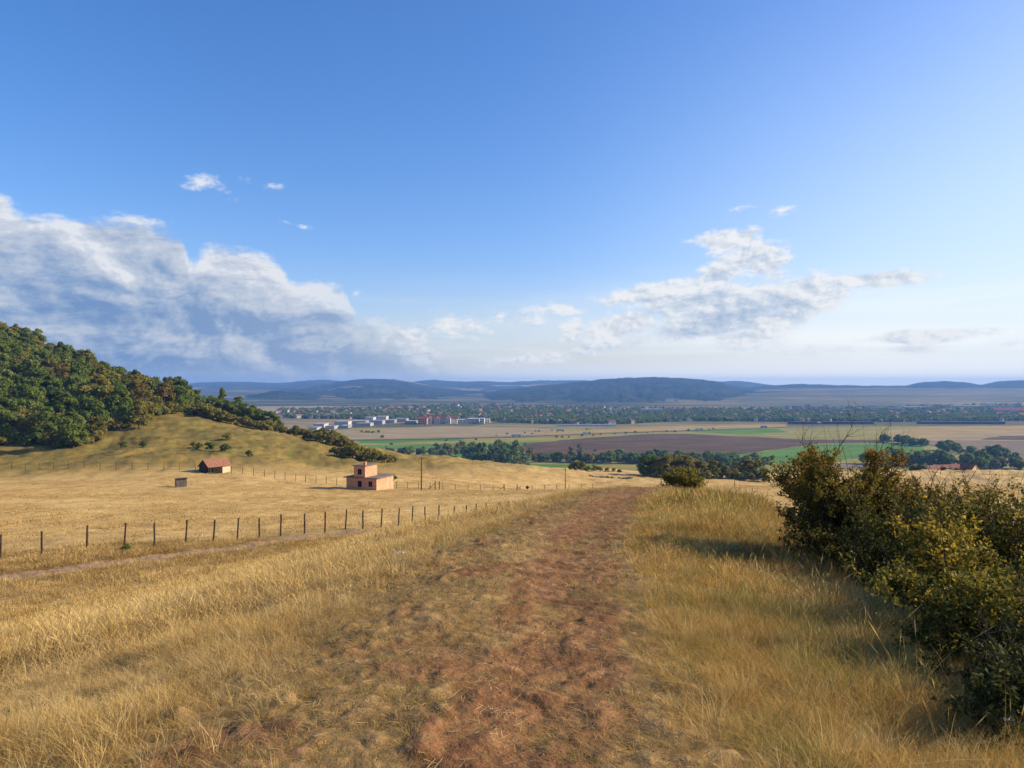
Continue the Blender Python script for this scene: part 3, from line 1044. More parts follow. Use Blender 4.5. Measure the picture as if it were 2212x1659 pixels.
# the small flat-roofed hut
hx, hy, _ = dp(391, 1054, 162)
hut = tag(empty('wooden_hut', (hx, hy, H1(hx, hy) - 0.1)), 'small weathered grey plank hut with flat roof standing alone in the meadow', 'hut')
hut.rotation_euler = (0, 0, math.radians(33))
mb = MB()
for i in range(9):
    x0 = -1.05 + i * 0.2333
    mb.box(x0 + .008, -0.85 + 0.012 * (i % 2), 0, x0 + .226, -0.80, 1.86 - 0.05 * ((i * 7) % 3))
mb.box(-1.05, 0.80, 0, 1.05, 0.85, 1.8)
mb.box(-1.05, -0.78, 0, -1.0, 0.78, 1.82)
mb.box(1.0, -0.78, 0, 1.05, 0.78, 1.82)
mb.build('plank_wall', M_GREYWOOD, hut)
mb = MB()
mb.add([(-1.25, -1.05, 1.86), (1.25, -1.05, 1.92), (1.25, 1.0, 1.84), (-1.25, 1.0, 1.80), (-1.25, -1.05, 1.96), (1.25, -1.05, 2.02), (1.25, 1.0, 1.94), (-1.25, 1.0, 1.90)],
       [(3, 2, 1, 0), (4, 5, 6, 7), (0, 1, 5, 4), (1, 2, 6, 5), (2, 3, 7, 6), (3, 0, 4, 7)])
mb.build('flat_roof', M_DARKWOOD, hut)


# ------------------------------------------------------------------ fences
def rough_post(h, r0, r1, lean, seed):
    rg = random.Random(seed)
    n, rings = 7, 5
    vs, fs = [], []
    for k in range(rings + 1):
        t = k / rings
        r = r0 + (r1 - r0) * t
        ox, oy = lean[0] * t * h + rg.uniform(-.008, .008), lean[1] * t * h + rg.uniform(-.008, .008)
        for i in range(n):
            a_ = 2 * math.pi * i / n
            q = r * rg.uniform(0.86, 1.12)
            vs.append((ox + q * math.cos(a_), oy + q * math.sin(a_), -0.35 + t * (h + 0.35) + (rg.uniform(-.02, .02) if k == rings else 0)))
    for k in range(rings):
        for i in range(n):
            fs.append((k * n + i, k * n + (i + 1) % n, (k + 1) * n + (i + 1) % n, (k + 1) * n + i))
    fs.append(tuple(rings * n + i for i in range(n)))
    me = bpy.data.meshes.new('post')
    me.from_pydata(vs, [], fs)
    me.update()
    me.materials.append(M_WOOD)
    return me


def fence(name, spots, height, r, label, seed, wires, wr, leans=0.06):
    rg = random.Random(seed)
    P0 = spots[0]
    root = tag(empty(name, (P0[0], P0[1], H1(P0[0], P0[1]))), label, 'fence')
    base = Vector(root.location)
    kinds = [rough_post(height * rg.uniform(0.95, 1.05), r * rg.uniform(.9, 1.15), r * 0.85, (rg.uniform(-leans, leans * 1.6), rg.uniform(-leans, leans)), seed * 31 + i) for i in range(7)]
    G = []
    for i, (x, y) in enumerate(spots):
        z = H1(x, y)
        p = bpy.data.objects.new('post', kinds[(i * 3 + rg.randrange(3)) % 7])
        COL.objects.link(p)
        p.parent = root
        p.location = Vector((x, y, z)) - base
        p.rotation_euler = (0, 0, rg.uniform(-0.4, 0.4))
        G.append(Vector((x, y, z)) - base)
    for hgt in wires:
        mb = MB()
        for a_, b_ in zip(G[:-1], G[1:]):
            m_ = (a_ + b_) / 2 + Vector((0, 0, hgt - 0.03 - rg.uniform(0, .03)))
            mb.bar(a_ + Vector((0, 0, hgt)), m_, wr, n=3)
            mb.bar(m_, b_ + Vector((0, 0, hgt)), wr, n=3)
        mb.build('wire', M_WIRE, root)
    return root


NP = [-90, 0, 90, 187, 268, 334, 401, 460, 512, 560, 606, 658, 702, 746, 784, 823, 860, 890, 918, 947, 979, 1005, 1028, 1052, 1075, 1097]
sp = []
for d_ in NP:
    inv = 0.02058 - 6.45e-6 * d_ if d_ < 606 else 0.01667 - 1.0746e-5 * (d_ - 606)
    Dp = 1 / inv
    sp.append(((d_ / 2.16016 - 512) / F * Dp, Dp))
fence('wire_fence', sp, 1.7, 0.072, 'post and wire fence of dark leaning posts beside the dirt track', 3, (0.35, 0.75, 1.15, 1.5), 0.0035)

fl = [(-60, 210), (60, 207), (150, 206), (250, 207), (340, 208), (432, 209)]


def along(P, step):
    o, acc = [P[0]], 0.0
    for a_, b_ in zip(P[:-1], P[1:]):
        L = math.dist(a_, b_)
        t = step - acc
        while t <= L:
            o.append((a_[0] + (b_[0] - a_[0]) * t / L, a_[1] + (b_[1] - a_[1]) * t / L))
            t += step
        acc = (acc + L) % step
    return o


w2 = lambda L_: [((d_ / 2.16016 - 512) / F * D_, D_) for d_, D_ in L_]
fence('far_fence', along(w2(fl), 4.2), 2.0, 0.07, 'long fence of thin posts across the meadow left of the tiled shed', 5, (0.3, 1.0, 1.85), 0.011, 0.03)
fence('far_fence', along(w2([(500, 207), (560, 206), (640, 203), (720, 199), (752, 198)]), 3.2), 2.0, 0.07, 'fence of thin posts running downhill between the tiled shed and brick house', 6, (0.3, 1.0, 1.85), 0.011, 0.03)
fence('far_fence', along(w2([(856, 196), (905, 195), (930, 195)]), 3.0), 1.9, 0.07, 'short run of fence between the brick house and the utility pole', 7, (0.3, 1.0, 1.8), 0.011, 0.03)
fence('far_fence', along(w2([(956, 196), (1010, 196), (1074, 197)]), 3.3), 1.9, 0.07, 'fence of thin posts between the two pairs of thick gate posts', 8, (0.3, 1.0, 1.8), 0.011, 0.03)
fence('far_fence', along(w2([(1123, 197), (1170, 198), (1225, 199), (1290, 201)]), 3.3), 1.9, 0.07, 'last run of fence disappearing behind the grassy bank by the path', 9, (0.3, 1.0, 1.8), 0.011, 0.03)


def gatepost(dx_, D_, brace, label):
    x, y = w2([(dx_, D_)])[0]
    r_ = tag(empty('gate_post', (x, y, H1(x, y))), label, 'gate post', 'braced posts in the far fence')
    me = rough_post(2.15, 0.13, 0.12, (0, 0), int(dx_))
    p = bpy.data.objects.new('upright', me)
    COL.objects.link(p)
    p.parent = r_
    if brace:
        mb = MB()
        mb.bar((brace * 1.9, 0.05, 0.05), (brace * 0.1, 0.05, 1.6), 0.07, n=6)
        mb.build('brace', M_WOOD, r_)


gatepost(940, 195, -1, 'braced gate post just right of the tall utility pole')
gatepost(949, 195, 0, 'plain gate post without a brace, right of the tall utility pole')
gatepost(1089, 197, -1, 'braced gate post leaning its strut to the left, mid meadow')
gatepost(1117, 197, 1, 'braced gate post with strut to the right, beside the dark sign')
x, y = w2([(1139, 196.5)])[0]
sg = tag(empty('round_sign', (x, y, H1(x, y))), 'small dark round sign hanging on the far fence', 'sign')
mb = MB()
mb.bar((0, -0.10, 1.30), (0, -0.06, 1.30), 0.42, n=14)
mb.build('disc', plain('dark_red_paint', (0.10, 0.018, 0.014), None, 3, 0.6, 0.2), sg)
mb = MB()
mb.bar((0, -0.04, -0.3), (0, -0.04, 1.85), 0.04)
mb.build('stake', M_WOOD, sg)


# ------------------------------------------------------------------ utility poles
def pole(dx_, top, D_, h, label):
    x, y = w2([(dx_, D_)])[0]
    zt = ZC - (top / 2.16016 - 384) / F * D_
    zb = H1(x, y)
    r_ = tag(empty('utility_pole', (x, y, zb)), label, 'utility pole')
    mb = MB()
    mb.bar((0, 0, -0.5), (0.08, 0, max(h, zt - zb)), 0.16, 0.10, 8)
    mb.build('pole', M_WOOD, r_)
    mb = MB()
    t_ = max(h, zt - zb)
    mb.bar((-0.5, 0, t_ - 0.35), (0.62, 0, t_ - 0.35), 0.05, n=5)
    for u in (-0.45, 0.55):
        mb.bar((u, 0, t_ - 0.31), (u, 0, t_ - 0.12), 0.035, n=5)
    mb.build('crossarm', M_WOOD, r_)
    return Vector((x, y, zb + t_ - 0.15))


pt = [pole(910, 990, 183, 8, 'tall dark utility pole standing right of the brick house'),
      pole(1221, 1011, 275, 7.5, 'thin utility pole behind the grassy bank, left of the path crest'),
      pole(1428, 1005, 300, 7.5, 'thin utility pole directly behind the crest of the path'),
      pole(1587, 1009, 310, 7.5, 'thin utility pole in the pale field right of the path')]

# ------------------------------------------------------------------ litter
def rag(name, dx_, dy_, D_, size, label, seed, lift=0.03):
    rg = np.random.default_rng(seed)
    x, y, _ = dp(dx_, dy_, D_)
    n = 7
    u, v = np.meshgrid(np.linspace(-1, 1, n), np.linspace(-1, 1, n))
    P = np.stack([u.ravel() * size + rg.normal(0, size * .12, n * n), v.ravel() * size * .6 + rg.normal(0, size * .1, n * n), np.abs(rg.normal(0, size * .35, n * n))], 1)
    ii = np.arange(n * n).reshape(n, n)
    q = np.stack([ii[:-1, :-1], ii[:-1, 1:], ii[1:, 1:], ii[1:, :-1]], -1).reshape(-1, 4)
    o = link(name, mesh_np(name, P, q, smooth=True), M_PLASTIC, loc=(x, y, H1(x, y) + lift))
    tag(o, label, 'litter')


# ------------------------------------------------------------------ farm at the field edge on the right
def farm(dx_, D_, w, d, h, rh, rot, label, roof, wall):
    x, y = w2([(dx_, D_)])[0]
    r_ = tag(empty('farm_building', (x, y, H1(x, y) - 0.6), rot), label, 'farm building')
    mb = MB()
    mb.box(-w / 2, -d / 2, 0, w / 2, d / 2, h)
    for s in (-1, 1):
        mb.add([(s * w / 2, -d / 2, h), (s * w / 2, d / 2, h), (s * w / 2, 0, h + rh)], [(0, 1, 2) if s > 0 else (0, 2, 1)])
    mb.build('wall', wall, r_)
    mb = MB()
    mb.gable(-w / 2, -d / 2, h, w / 2, d / 2, rh, 0.4, 0.15)
    mb.build('roof', roof, r_)
    for k in range(max(1, int(w / 5))):
        mb = MB()
        u = -w / 2 + (k + 0.5) * w / max(1, int(w / 5))
        mb.box(u - .5, -d / 2 - 0.03, h * .35, u + .5, -d / 2 - 0.002, h * .75)
        mb.build('window', M_DARK, r_)


farm(2018, 436, 16, 8, 2.6, 2.4, math.radians(18), 'long low barn with dull red roof, leftmost of the farm buildings', M_TILE2, M_CREAM)
farm(2063, 442, 18, 8, 3.0, 2.6, math.radians(8), 'middle farm building with dull red tiled roof behind bushes', M_TILE2, M_CREAM)
farm(2090, 440, 9, 7, 3.6, 2.8, math.radians(-62), 'farmhouse with bright red gable roof at the end of the farm', M_TILE, M_CREAM)

# a fallen heap of stones by the field edge
sx0, sy0 = w2([(1320, 318)])[0]
mb = MB()
rg = random.Random(4)
for k in range(60):
    u = rg.uniform(-9, 9)
    s = rg.uniform(.25, .6)
    a_ = rg.uniform(0, 3)
    M4 = Matrix.Translation((u, rg.uniform(-1.2, 1.2), H1(sx0 + u, sy0) - H1(sx0, sy0) + s * .3)) @ Matrix.Rotation(a_, 4, 'Z') @ Matrix.Rotation(rg.uniform(-.4, .4), 4, 'X')
    mb.box(-s, -s * .7, -s * .5, s, s * .7, s * .5, 0, M4)
tag(mb.build('stone_wall', M_CONC, loc=(sx0, sy0, H1(sx0, sy0))), 'low tumbled stone wall on the pale field beyond the path crest', 'wall')


# ------------------------------------------------------------------ the town
def block(name, dx0, dx1, dyb, hpx, depth, label, cat, wall, roof=None, rh=0.0, windows=0, group=None):
    """a building whose front foot is seen from dx0 to dx1 at row dyb"""
    a_, b_ = vpt(dx0, dyb), vpt(dx1, dyb)
    w = b_[0] - a_[0]
    h = hpx / 2.16016 / F * a_[1]
    r_ = tag(empty(name, ((a_[0] + b_[0]) / 2, a_[1], ZC + VALLEY)), label, cat, group)
    mb = MB()
    mb.box(-w / 2, 0, 0, w / 2, depth, h)
    if rh:
        for s in (-1, 1):
            mb.add([(s * w / 2, 0, h), (s * w / 2, depth, h), (s * w / 2, depth / 2, h + rh)], [(0, 1, 2) if s > 0 else (0, 2, 1)])
    mb.build('wall', wall, r_)
    mb = MB()
    if rh:
        mb.gable(-w / 2, 0, h, w / 2, depth, rh, 0.6, 0.4)
    else:
        mb.box(-w / 2 - .4, -.4, h, w / 2 + .4, depth + .4, h + .6)
    mb.build('roof', roof or M_ROOFGREY, r_)
    if windows:
        nf = min(3, max(1, int(h / 3.2)))
        nw = windows
        for f_ in range(nf):
            for k in range(nw):
                mb = MB()
                u = -w / 2 + (k + .5) * w / nw
                mb.box(u - w / nw * .28, -.15, f_ * h / nf + h / nf * .32, u + w / nw * .28, -.01, f_ * h / nf + h / nf * .78)
                mb.build('window', M_DARK, r_)
    return r_


M_ROOFGREY = plain('grey_roof', (0.28, 0.28, 0.29), (0.20, 0.20, 0.21), 0.2, 0.7, 0.3)
M_WHITE = plain('white_wall', (0.66, 0.63, 0.56), (0.56, 0.53, 0.47), 0.1, 0.7, 0.2)
M_WHITEROOF = plain('pale_roof', (0.48, 0.50, 0.52), (0.38, 0.40, 0.43), 0.1, 0.6, 0.3)
M_REDROOF = plain('dark_red_roof', (0.22, 0.055, 0.035), (0.15, 0.04, 0.03), 0.3, 0.8, 0.1)
M_BLUE = plain('blue_sheet', (0.05, 0.12, 0.28), (0.04, 0.09, 0.2), 0.2, 0.6, 0.3)
M_NAVY = plain('dark_panels', (0.02, 0.026, 0.05), (0.012, 0.016, 0.03), 0.3, 0.5, 0.4)
M_TAN = plain('tan_block', (0.36, 0.28, 0.20), (0.28, 0.21, 0.15), 0.2, 0.8, 0.2)
M_GREYB = plain('grey_block', (0.36, 0.36, 0.36), (0.26, 0.26, 0.27), 0.2, 0.8, 0.2)


def zx(z, x0=1200.0, k=0.4973):
    return (x0 + z * k) * 0.57604


# the big hotel: three white gabled fronts under red roofs, one long red wing
gx0, gy0, _ = vpt(946, 916)
gh = tag(empty('gabled_hotel', (gx0, gy0, ZC + VALLEY)), 'large white building with three gabled fronts and dark red roofs at the town edge', 'hotel')
px_m = gy0 / F / 2.16016 * 1.0
mw, mr = MB(), MB()
for u0, u1, h in ((-27, -14, 13), (-9, 4, 12), (18, 30, 15)):
    u0, u1 = u0 * px_m * 0.9, u1 * px_m * 0.9
    um = (u0 + u1) / 2
    mw.box(u0, 0, 0, u1, 18, h)
    mw.add([(u0, 0, h), (u1, 0, h), (um, 0, h + 6)], [(0, 1, 2)])
    mr.add([(u0 - 1, -1, h - .8), (um, -1, h + 6.6), (um, 18, h + 6.6), (u0 - 1, 18, h - .8)], [(0, 1, 2, 3)])
    mr.add([(u1 + 1, -1, h - .8), (um, -1, h + 6.6), (um, 18, h + 6.6), (u1 + 1, 18, h - .8)], [(3, 2, 1, 0)])
    for f_ in range(3):
        for k in (-1, 0, 1):
            mg = MB()
            mg.box(um + k * 3.4 - .9, -.2, 2 + f_ * 3.6, um + k * 3.4 + .9, -.02, 4 + f_ * 3.6)
            mg.build('window', M_DARK, gh)
mw.box(-27 * px_m, 18.01, 0, 40 * px_m, 32, 11)
mr.add([(-28 * px_m, 17, 10.8), (41 * px_m, 17, 10.8), (41 * px_m, 25, 17), (-28 * px_m, 25, 17)], [(0, 1, 2, 3)])
mr.add([(-28 * px_m, 33, 10.8), (41 * px_m, 33, 10.8), (41 * px_m, 25, 17), (-28 * px_m, 25, 17)], [(3, 2, 1, 0)])
mw.build('wall', M_WHITE, gh)
mr.build('roof', M_REDROOF, gh)
block('hall_building', 903, 922, 917, 12, 25, 'brick-red low hall at the left of the white gabled hotel', 'hall', M_BRICK, M_REDROOF, 5, 4)
block('warehouse', 972, 1006, 914, 7, 30, 'low white warehouse just right of the gabled hotel', 'warehouse', M_WHITE, M_WHITEROOF, 0, 5)
block('warehouse', 1009, 1035, 914, 9, 35, 'longer white warehouse left of the tallest white hall', 'warehouse', M_WHITE, M_WHITEROOF, 0, 5)
block('warehouse', 1036, 1046, 915.5, 11, 35, 'tallest white hall in the row right of the hotel', 'warehouse', M_WHITE, M_WHITEROOF, 0, 2)
block('warehouse', 1047.5, 1058, 914, 8, 30, 'last small white warehouse at the right end of the row', 'warehouse', M_WHITE, M_WHITEROOF, 0, 2)
ind = [(676, 700, 924, 8, 0), (702, 722, 927, 6, 1), (722, 752, 919, 8, 0), (755, 790, 917, 7, 2), (768, 800, 921, 6, 1), (788, 806, 911, 9, 0), (803, 826, 917, 8, 1), (812, 834, 909, 9, 0), (832, 852, 914, 6, 2), (852, 878, 912, 7, 1), (874, 898, 916, 6, 2), (668, 684, 929, 5, 1), (735, 752, 925, 5, 2)]
for i, (x0, x1, yb, h, k) in enumerate(ind):
    block('factory_shed', x0, x1, yb, h, 40, ['white-walled flat factory shed in the industrial edge left of the hotel', 'grey flat factory shed in the industrial edge left of the hotel', 'dull blue-grey factory shed in the industrial edge left of the hotel'][k],
          'factory', [M_PALE, M_GREYB, M_ROOFGREY][k], [M_GREYB, M_ROOFGREY, M_GREYB][k], 0, 0, 'factory sheds at the left edge of town')
for i in range(7):
    dx_ = 1697 + i * 14 + (i % 2) * 3
    block('apartment_block', dx_, dx_ + 8, 888 + (i % 3), 11 + (i * 5) % 4, 16, 'pale grey apartment tower in the cluster at the back of town', 'apartment block', [M_PALE, M_GREYB][i % 2], None, 0, 3, 'apartment towers at the back of town')
rg = random.Random(8)
for i in range(22):
    dx_ = rg.uniform(1780, 2200) if i < 16 else rg.uniform(1080, 1700)
    block('town_block', dx_, dx_ + rg.uniform(8, 22), rg.uniform(880, 897), rg.uniform(4, 8), 16, 'pale flat-roofed block rising between trees at the back of town', 'apartment block', [M_PALE, M_GREYB, M_WHITE][i % 3], M_GREYB, 0, 0, 'pale blocks between the town trees')
block('apartment_block', 1459, 1468, 898, 14, 18, 'tan apartment tower standing alone in the middle of town', 'apartment block', M_TAN, None, 0, 3)
block('warehouse', 1386, 1432, 892, 8, 30, 'long pale blue-grey hall in the middle of town', 'warehouse', M_GREYB, M_WHITEROOF, 0, 0)
block('warehouse', 2062, 2128, 881, 5, 40, 'very long bright white factory at the far right of town', 'factory', M_WHITE, M_WHITEROOF, 0, 0)
block('warehouse', 2132, 2150, 880, 9, 40, 'tall white plant beside the very long factory', 'factory', M_WHITE, M_WHITEROOF, 0, 0)
block('warehouse', 2150, 2225, 893, 7, 40, 'long pale hall with dark red roof at the right edge', 'warehouse', M_GREYB, M_REDROOF, 7, 0)
block('warehouse', 1940, 2000, 884, 5, 35, 'long low whitish hall in the right half of town', 'warehouse', M_PALE, M_WHITEROOF, 0, 0)
block('warehouse', 1880, 1930, 885, 4, 35, 'low blue-grey hall left of the whitish hall in town', 'warehouse', M_GREYB, M_BLUE, 0, 0)
for x0, x1, lab in ((1708, 1765, 'short dark panel row left of the turquoise shed'), (1775, 1887, 'long dark panel row between meadow and town, left of the gap'), (1990, 2172, 'longest dark panel row between meadow and town, right of the gap')):
    block('panel_row', x0, x1, 916.5, 5, 20, lab, 'solar panels', M_NAVY, M_NAVY)
block('farm_shed', 1766, 1774, 916.6, 3.5, 12, 'small turquoise shed between two dark panel rows', 'shed', plain('turquoise_paint', (.05, .2, .22), None, 1, .7), None, 1.5)
for dx_, lab in ((1892, 'left'), (1925, 'middle'), (1971, 'right')):
    block('white_pylon', dx_, dx_ + 2.6, 917.5, 7, 3, 'small white pylon, %s one of three in the gap between panel rows' % lab, 'pylon', M_WHITE)
# the pale roofline strip by the meadow
block('greenhouse', 1205, 1330, 920.5, 3.2, 10, 'long thin pale greenhouse along the meadow below the town', 'greenhouse', M_WHITEROOF, M_WHITEROOF)

# trucks on the road
def truck(dx_, dy_, L, label, body):
    x, y, z = vpt(dx_, dy_, 1.7)
    r_ = tag(empty('truck', (x, y, z), math.atan2(300, 900) * 0.55), label, 'truck', None)
    mb = MB()
    mb.box(-L / 2, -1.25, 1.0, L / 2 - 2.8, 1.25, 4.0)
    mb.build('trailer', body, r_)
    mb = MB()
    mb.add([(L / 2 - 2.4, -1.2, .6), (L / 2, -1.2, .6), (L / 2, 1.2, .6), (L / 2 - 2.4, 1.2, .6), (L / 2 - 2.4, -1.2, 3.4), (L / 2 - .5, -1.2, 3.4), (L / 2 - .5, 1.2, 3.4), (L / 2 - 2.4, 1.2, 3.4)],
           [(3, 2, 1, 0), (4, 5, 6, 7), (0, 1, 5, 4), (1, 2, 6, 5), (2, 3, 7, 6), (3, 0, 4, 7)])
    mb.build('cab', M_BLUE, r_)
    for u in (-L / 2 + 1.5, -L / 2 + 3, L / 2 - 3.2, L / 2 - 1.1):
        mb = MB()
        mb.bar((u, -1.25, 0.5), (u, 1.25, 0.5), 0.5, n=10)
        mb.build('wheel', M_DARK, r_)


truck(1115, 943, 16, 'grey lorry, leftmost on the valley road', M_GREYB)
truck(1210, 932, 15, 'dark blue-grey lorry parked above the road in the ochre pasture', M_ROOFGREY)
truck(1267, 936.8, 15, 'pale blue box lorry on the road above the ploughed field', plain('pale_blue_paint', (.45, .55, .66), None, 1, .5))
truck(1510, 929, 15, 'whitish box lorry further along the valley road', M_WHITEROOF)
truck(1650, 924, 14, 'bright blue lorry, rightmost on the valley road', plain('bright_blue_paint', (.05, .16, .42), None, 1, .5))

# houses: a few kinds, set down one by one
M_HW = [plain('house_wall_' + n_, c_, None, 0.5, 0.85) for n_, c_ in (('white', (.55, .53, .49)), ('cream', (.42, .36, .27)), ('grey', (.22, .215, .21)), ('ochre', (.26, .19, .12)))]
M_HR = [plain('house_roof_' + n_, c_, None, 0.5, 0.85) for n_, c_ in (('red', (.21, .085, .055)), ('brown', (.11, .065, .05)), ('grey', (.11, .11, .12)), ('orange', (.28, .125, .075)))]
KIND = []
for i, (w, d, h, rh) in enumerate(((11, 9, 4.0, 3.2), (9, 9, 6.2, 3.0), (14, 9, 4.2, 3.2), (10, 8, 3.4, 2.8), (18, 11, 7.0, 3.5))):
    for wi, ri in ((0, 0), (1, 0), (2, 1), (3, 1), (0, 2), (1, 3), (2, 2)):
        mb = MB()
        mb.box(-w / 2, -d / 2, 0, w / 2, d / 2, h, 0)
        for s in (-1, 1):
            mb.add([(s * w / 2, -d / 2, h), (s * w / 2, d / 2, h), (s * w / 2, 0, h + rh)], [(0, 1, 2) if s > 0 else (0, 2, 1)], 0)
        mb.gable(-w / 2, -d / 2, h, w / 2, d / 2, rh, .5, .2, 1)
        me = mb.mesh('town_house')
        me.materials.append(M_HW[wi])
        me.materials.append(M_HR[ri])
        KIND.append((me, ('white', 'cream', 'grey', 'ochre')[wi], ('red', 'brown', 'grey', 'orange')[ri]))


def town_spot(rg):
    """a place inside the town, denser to the front; photo row and column only bound the town's outline"""
    while True:
        dx_ = rg.uniform(600, 2300)
        front = np.interp(dx_, [600, 680, 800, 900, 1060, 1100, 1250, 1330, 1420, 1500, 1700, 1880, 2300], [902, 905, 906, 908, 910, 914, 917, 917, 912, 910, 911, 912, 909])
        back = np.interp(dx_, [600, 760, 900, 1000, 1150, 1500, 1700, 2000, 2300], [885, 884, 878, 874, 877, 884, 884, 878, 872])
        dy_ = front - (front - back) * rg.random() ** 1.15
        if dx_ < 760 and 893 < dy_ < 897:
            continue
        return vpt(dx_, dy_) + (dx_, dy_)


rg = random.Random(21)
spots, taken = [], []
while len(spots) < 1050:
    x, y, z, dx_, dy_ = town_spot(rg)
    if rg.random() < 0.35 or all(abs(x - a_) + abs(y - b_) > 16 for a_, b_ in taken[-400:]):
        spots.append((y, x, z, rg.randrange(len(KIND)), rg.uniform(0, math.pi)))
        taken.append((x, y))
spots.sort()
for y, x, z, k, rz in spots[:240]:
    me, wn, rn = KIND[k]
    o = link('town_house', me, loc=(x, y, z), )
    o.rotation_euler = (0, 0, rz)
    tag(o, '%s house with %s gable roof among the trees at the front of the town' % (wn, rn), 'house', 'town houses among trees')


# ------------------------------------------------------------------ scattered copies for what nobody could count
def scatter(name, P, rot, scl, pick, sources, mats=None):
    me = bpy.data.meshes.new(name)
    me.vertices.add(len(P))
    me.vertices.foreach_set('co', np.asarray(P, np.float32).ravel())
    a_ = me.attributes.new('rot', 'FLOAT_VECTOR', 'POINT')
    a_.data.foreach_set('vector', np.asarray(rot, np.float32).ravel())
    a_ = me.attributes.new('scl', 'FLOAT_VECTOR', 'POINT')
    a_.data.foreach_set('vector', np.asarray(scl, np.float32).ravel())
    a_ = me.attributes.new('pick', 'INT', 'POINT')
    a_.data.foreach_set('value', np.asarray(pick, np.int32))
    o = bpy.data.objects.new(name, me)
    COL.objects.link(o)
    src = bpy.data.collections.new(name + '_kinds')
    for i, m_ in enumerate(sources):
        s = bpy.data.objects.new('%s_kind_%03d' % (name, i), m_)
        src.objects.link(s)
    ng = bpy.data.node_groups.new(name + '_nodes', 'GeometryNodeTree')
    ng.interface.new_socket('Geometry', in_out='INPUT', socket_type='NodeSocketGeometry')
    ng.interface.new_socket('Geometry', in_out='OUTPUT', socket_type='NodeSocketGeometry')
    N = ng.nodes.new
    i_, o2 = N('NodeGroupInput'), N('NodeGroupOutput')
    ci = N('GeometryNodeCollectionInfo')
    ci.inputs['Collection'].default_value = src
    ci.inputs['Separate Children'].default_value = True
    ci.inputs['Reset Children'].default_value = True
    iop = N('GeometryNodeInstanceOnPoints')
    iop.inputs['Pick Instance'].default_value = True

    def na(nm, t):
        n_ = N('GeometryNodeInputNamedAttribute')
        n_.data_type = t
        n_.inputs['Name'].default_value = nm
        return [s for s in n_.outputs if s.enabled and s.name == 'Attribute'][0]
    L = ng.links.new
    L(i_.outputs[0], iop.inputs['Points'])
    L(ci.outputs[0], iop.inputs['Instance'])
    L(na('pick', 'INT'), iop.inputs['Instance Index'])
    L(na('rot', 'FLOAT_VECTOR'), iop.inputs['Rotation'])
    L(na('scl', 'FLOAT_VECTOR'), iop.inputs['Scale'])
    L(iop.outputs[0], o2.inputs[0])
    md = o.modifiers.new('copies', 'NODES')
    md.node_group = ng
    tag(o, kind='stuff')
    return o


# ------------------------------------------------------------------ trees
def tube_path(V, Fc, pts_, radii, n=5):
    b = len(V)
    pts_ = [Vector(p) for p in pts_]
    for i, p in enumerate(pts_):
        d = (pts_[min(i + 1, len(pts_) - 1)] - pts_[max(i - 1, 0)]).normalized()
        u = d.orthogonal().normalized()
        w = d.cross(u)
        for k in range(n):
            a_ = 2 * math.pi * k / n
            V.append(tuple(p + u * (radii[i] * math.cos(a_)) + w * (radii[i] * math.sin(a_))))
    for i in range(len(pts_) - 1):
        for k in range(n):
            Fc.append((b + i * n + k, b + i * n + (k + 1) % n, b + (i + 1) * n + (k + 1) % n, b + (i + 1) * n + k))


def leaf_quads(C, size, nrm, rg, aspect=0.8):
    """one leaf-cluster face at every centre"""
    n = len(C)
    nrm = nrm / (np.linalg.norm(nrm, axis=1, keepdims=True) + 1e-9)
    t = rg.normal(size=(n, 3))
    t -= nrm * (t * nrm).sum(1, keepdims=True)
    t /= np.linalg.norm(t, axis=1, keepdims=True) + 1e-9
    b = np.cross(nrm, t)
    s = size[:, None]
    j = rg.uniform(0.7, 1.3, (n, 4, 1))
    Q = np.stack([C + t * s * j[:, 0], C + b * s * aspect * j[:, 1], C - t * s * j[:, 2], C - b * s * aspect * j[:, 3]], 1)
    return Q.reshape(-1, 3), np.arange(n * 4).reshape(-1, 4)


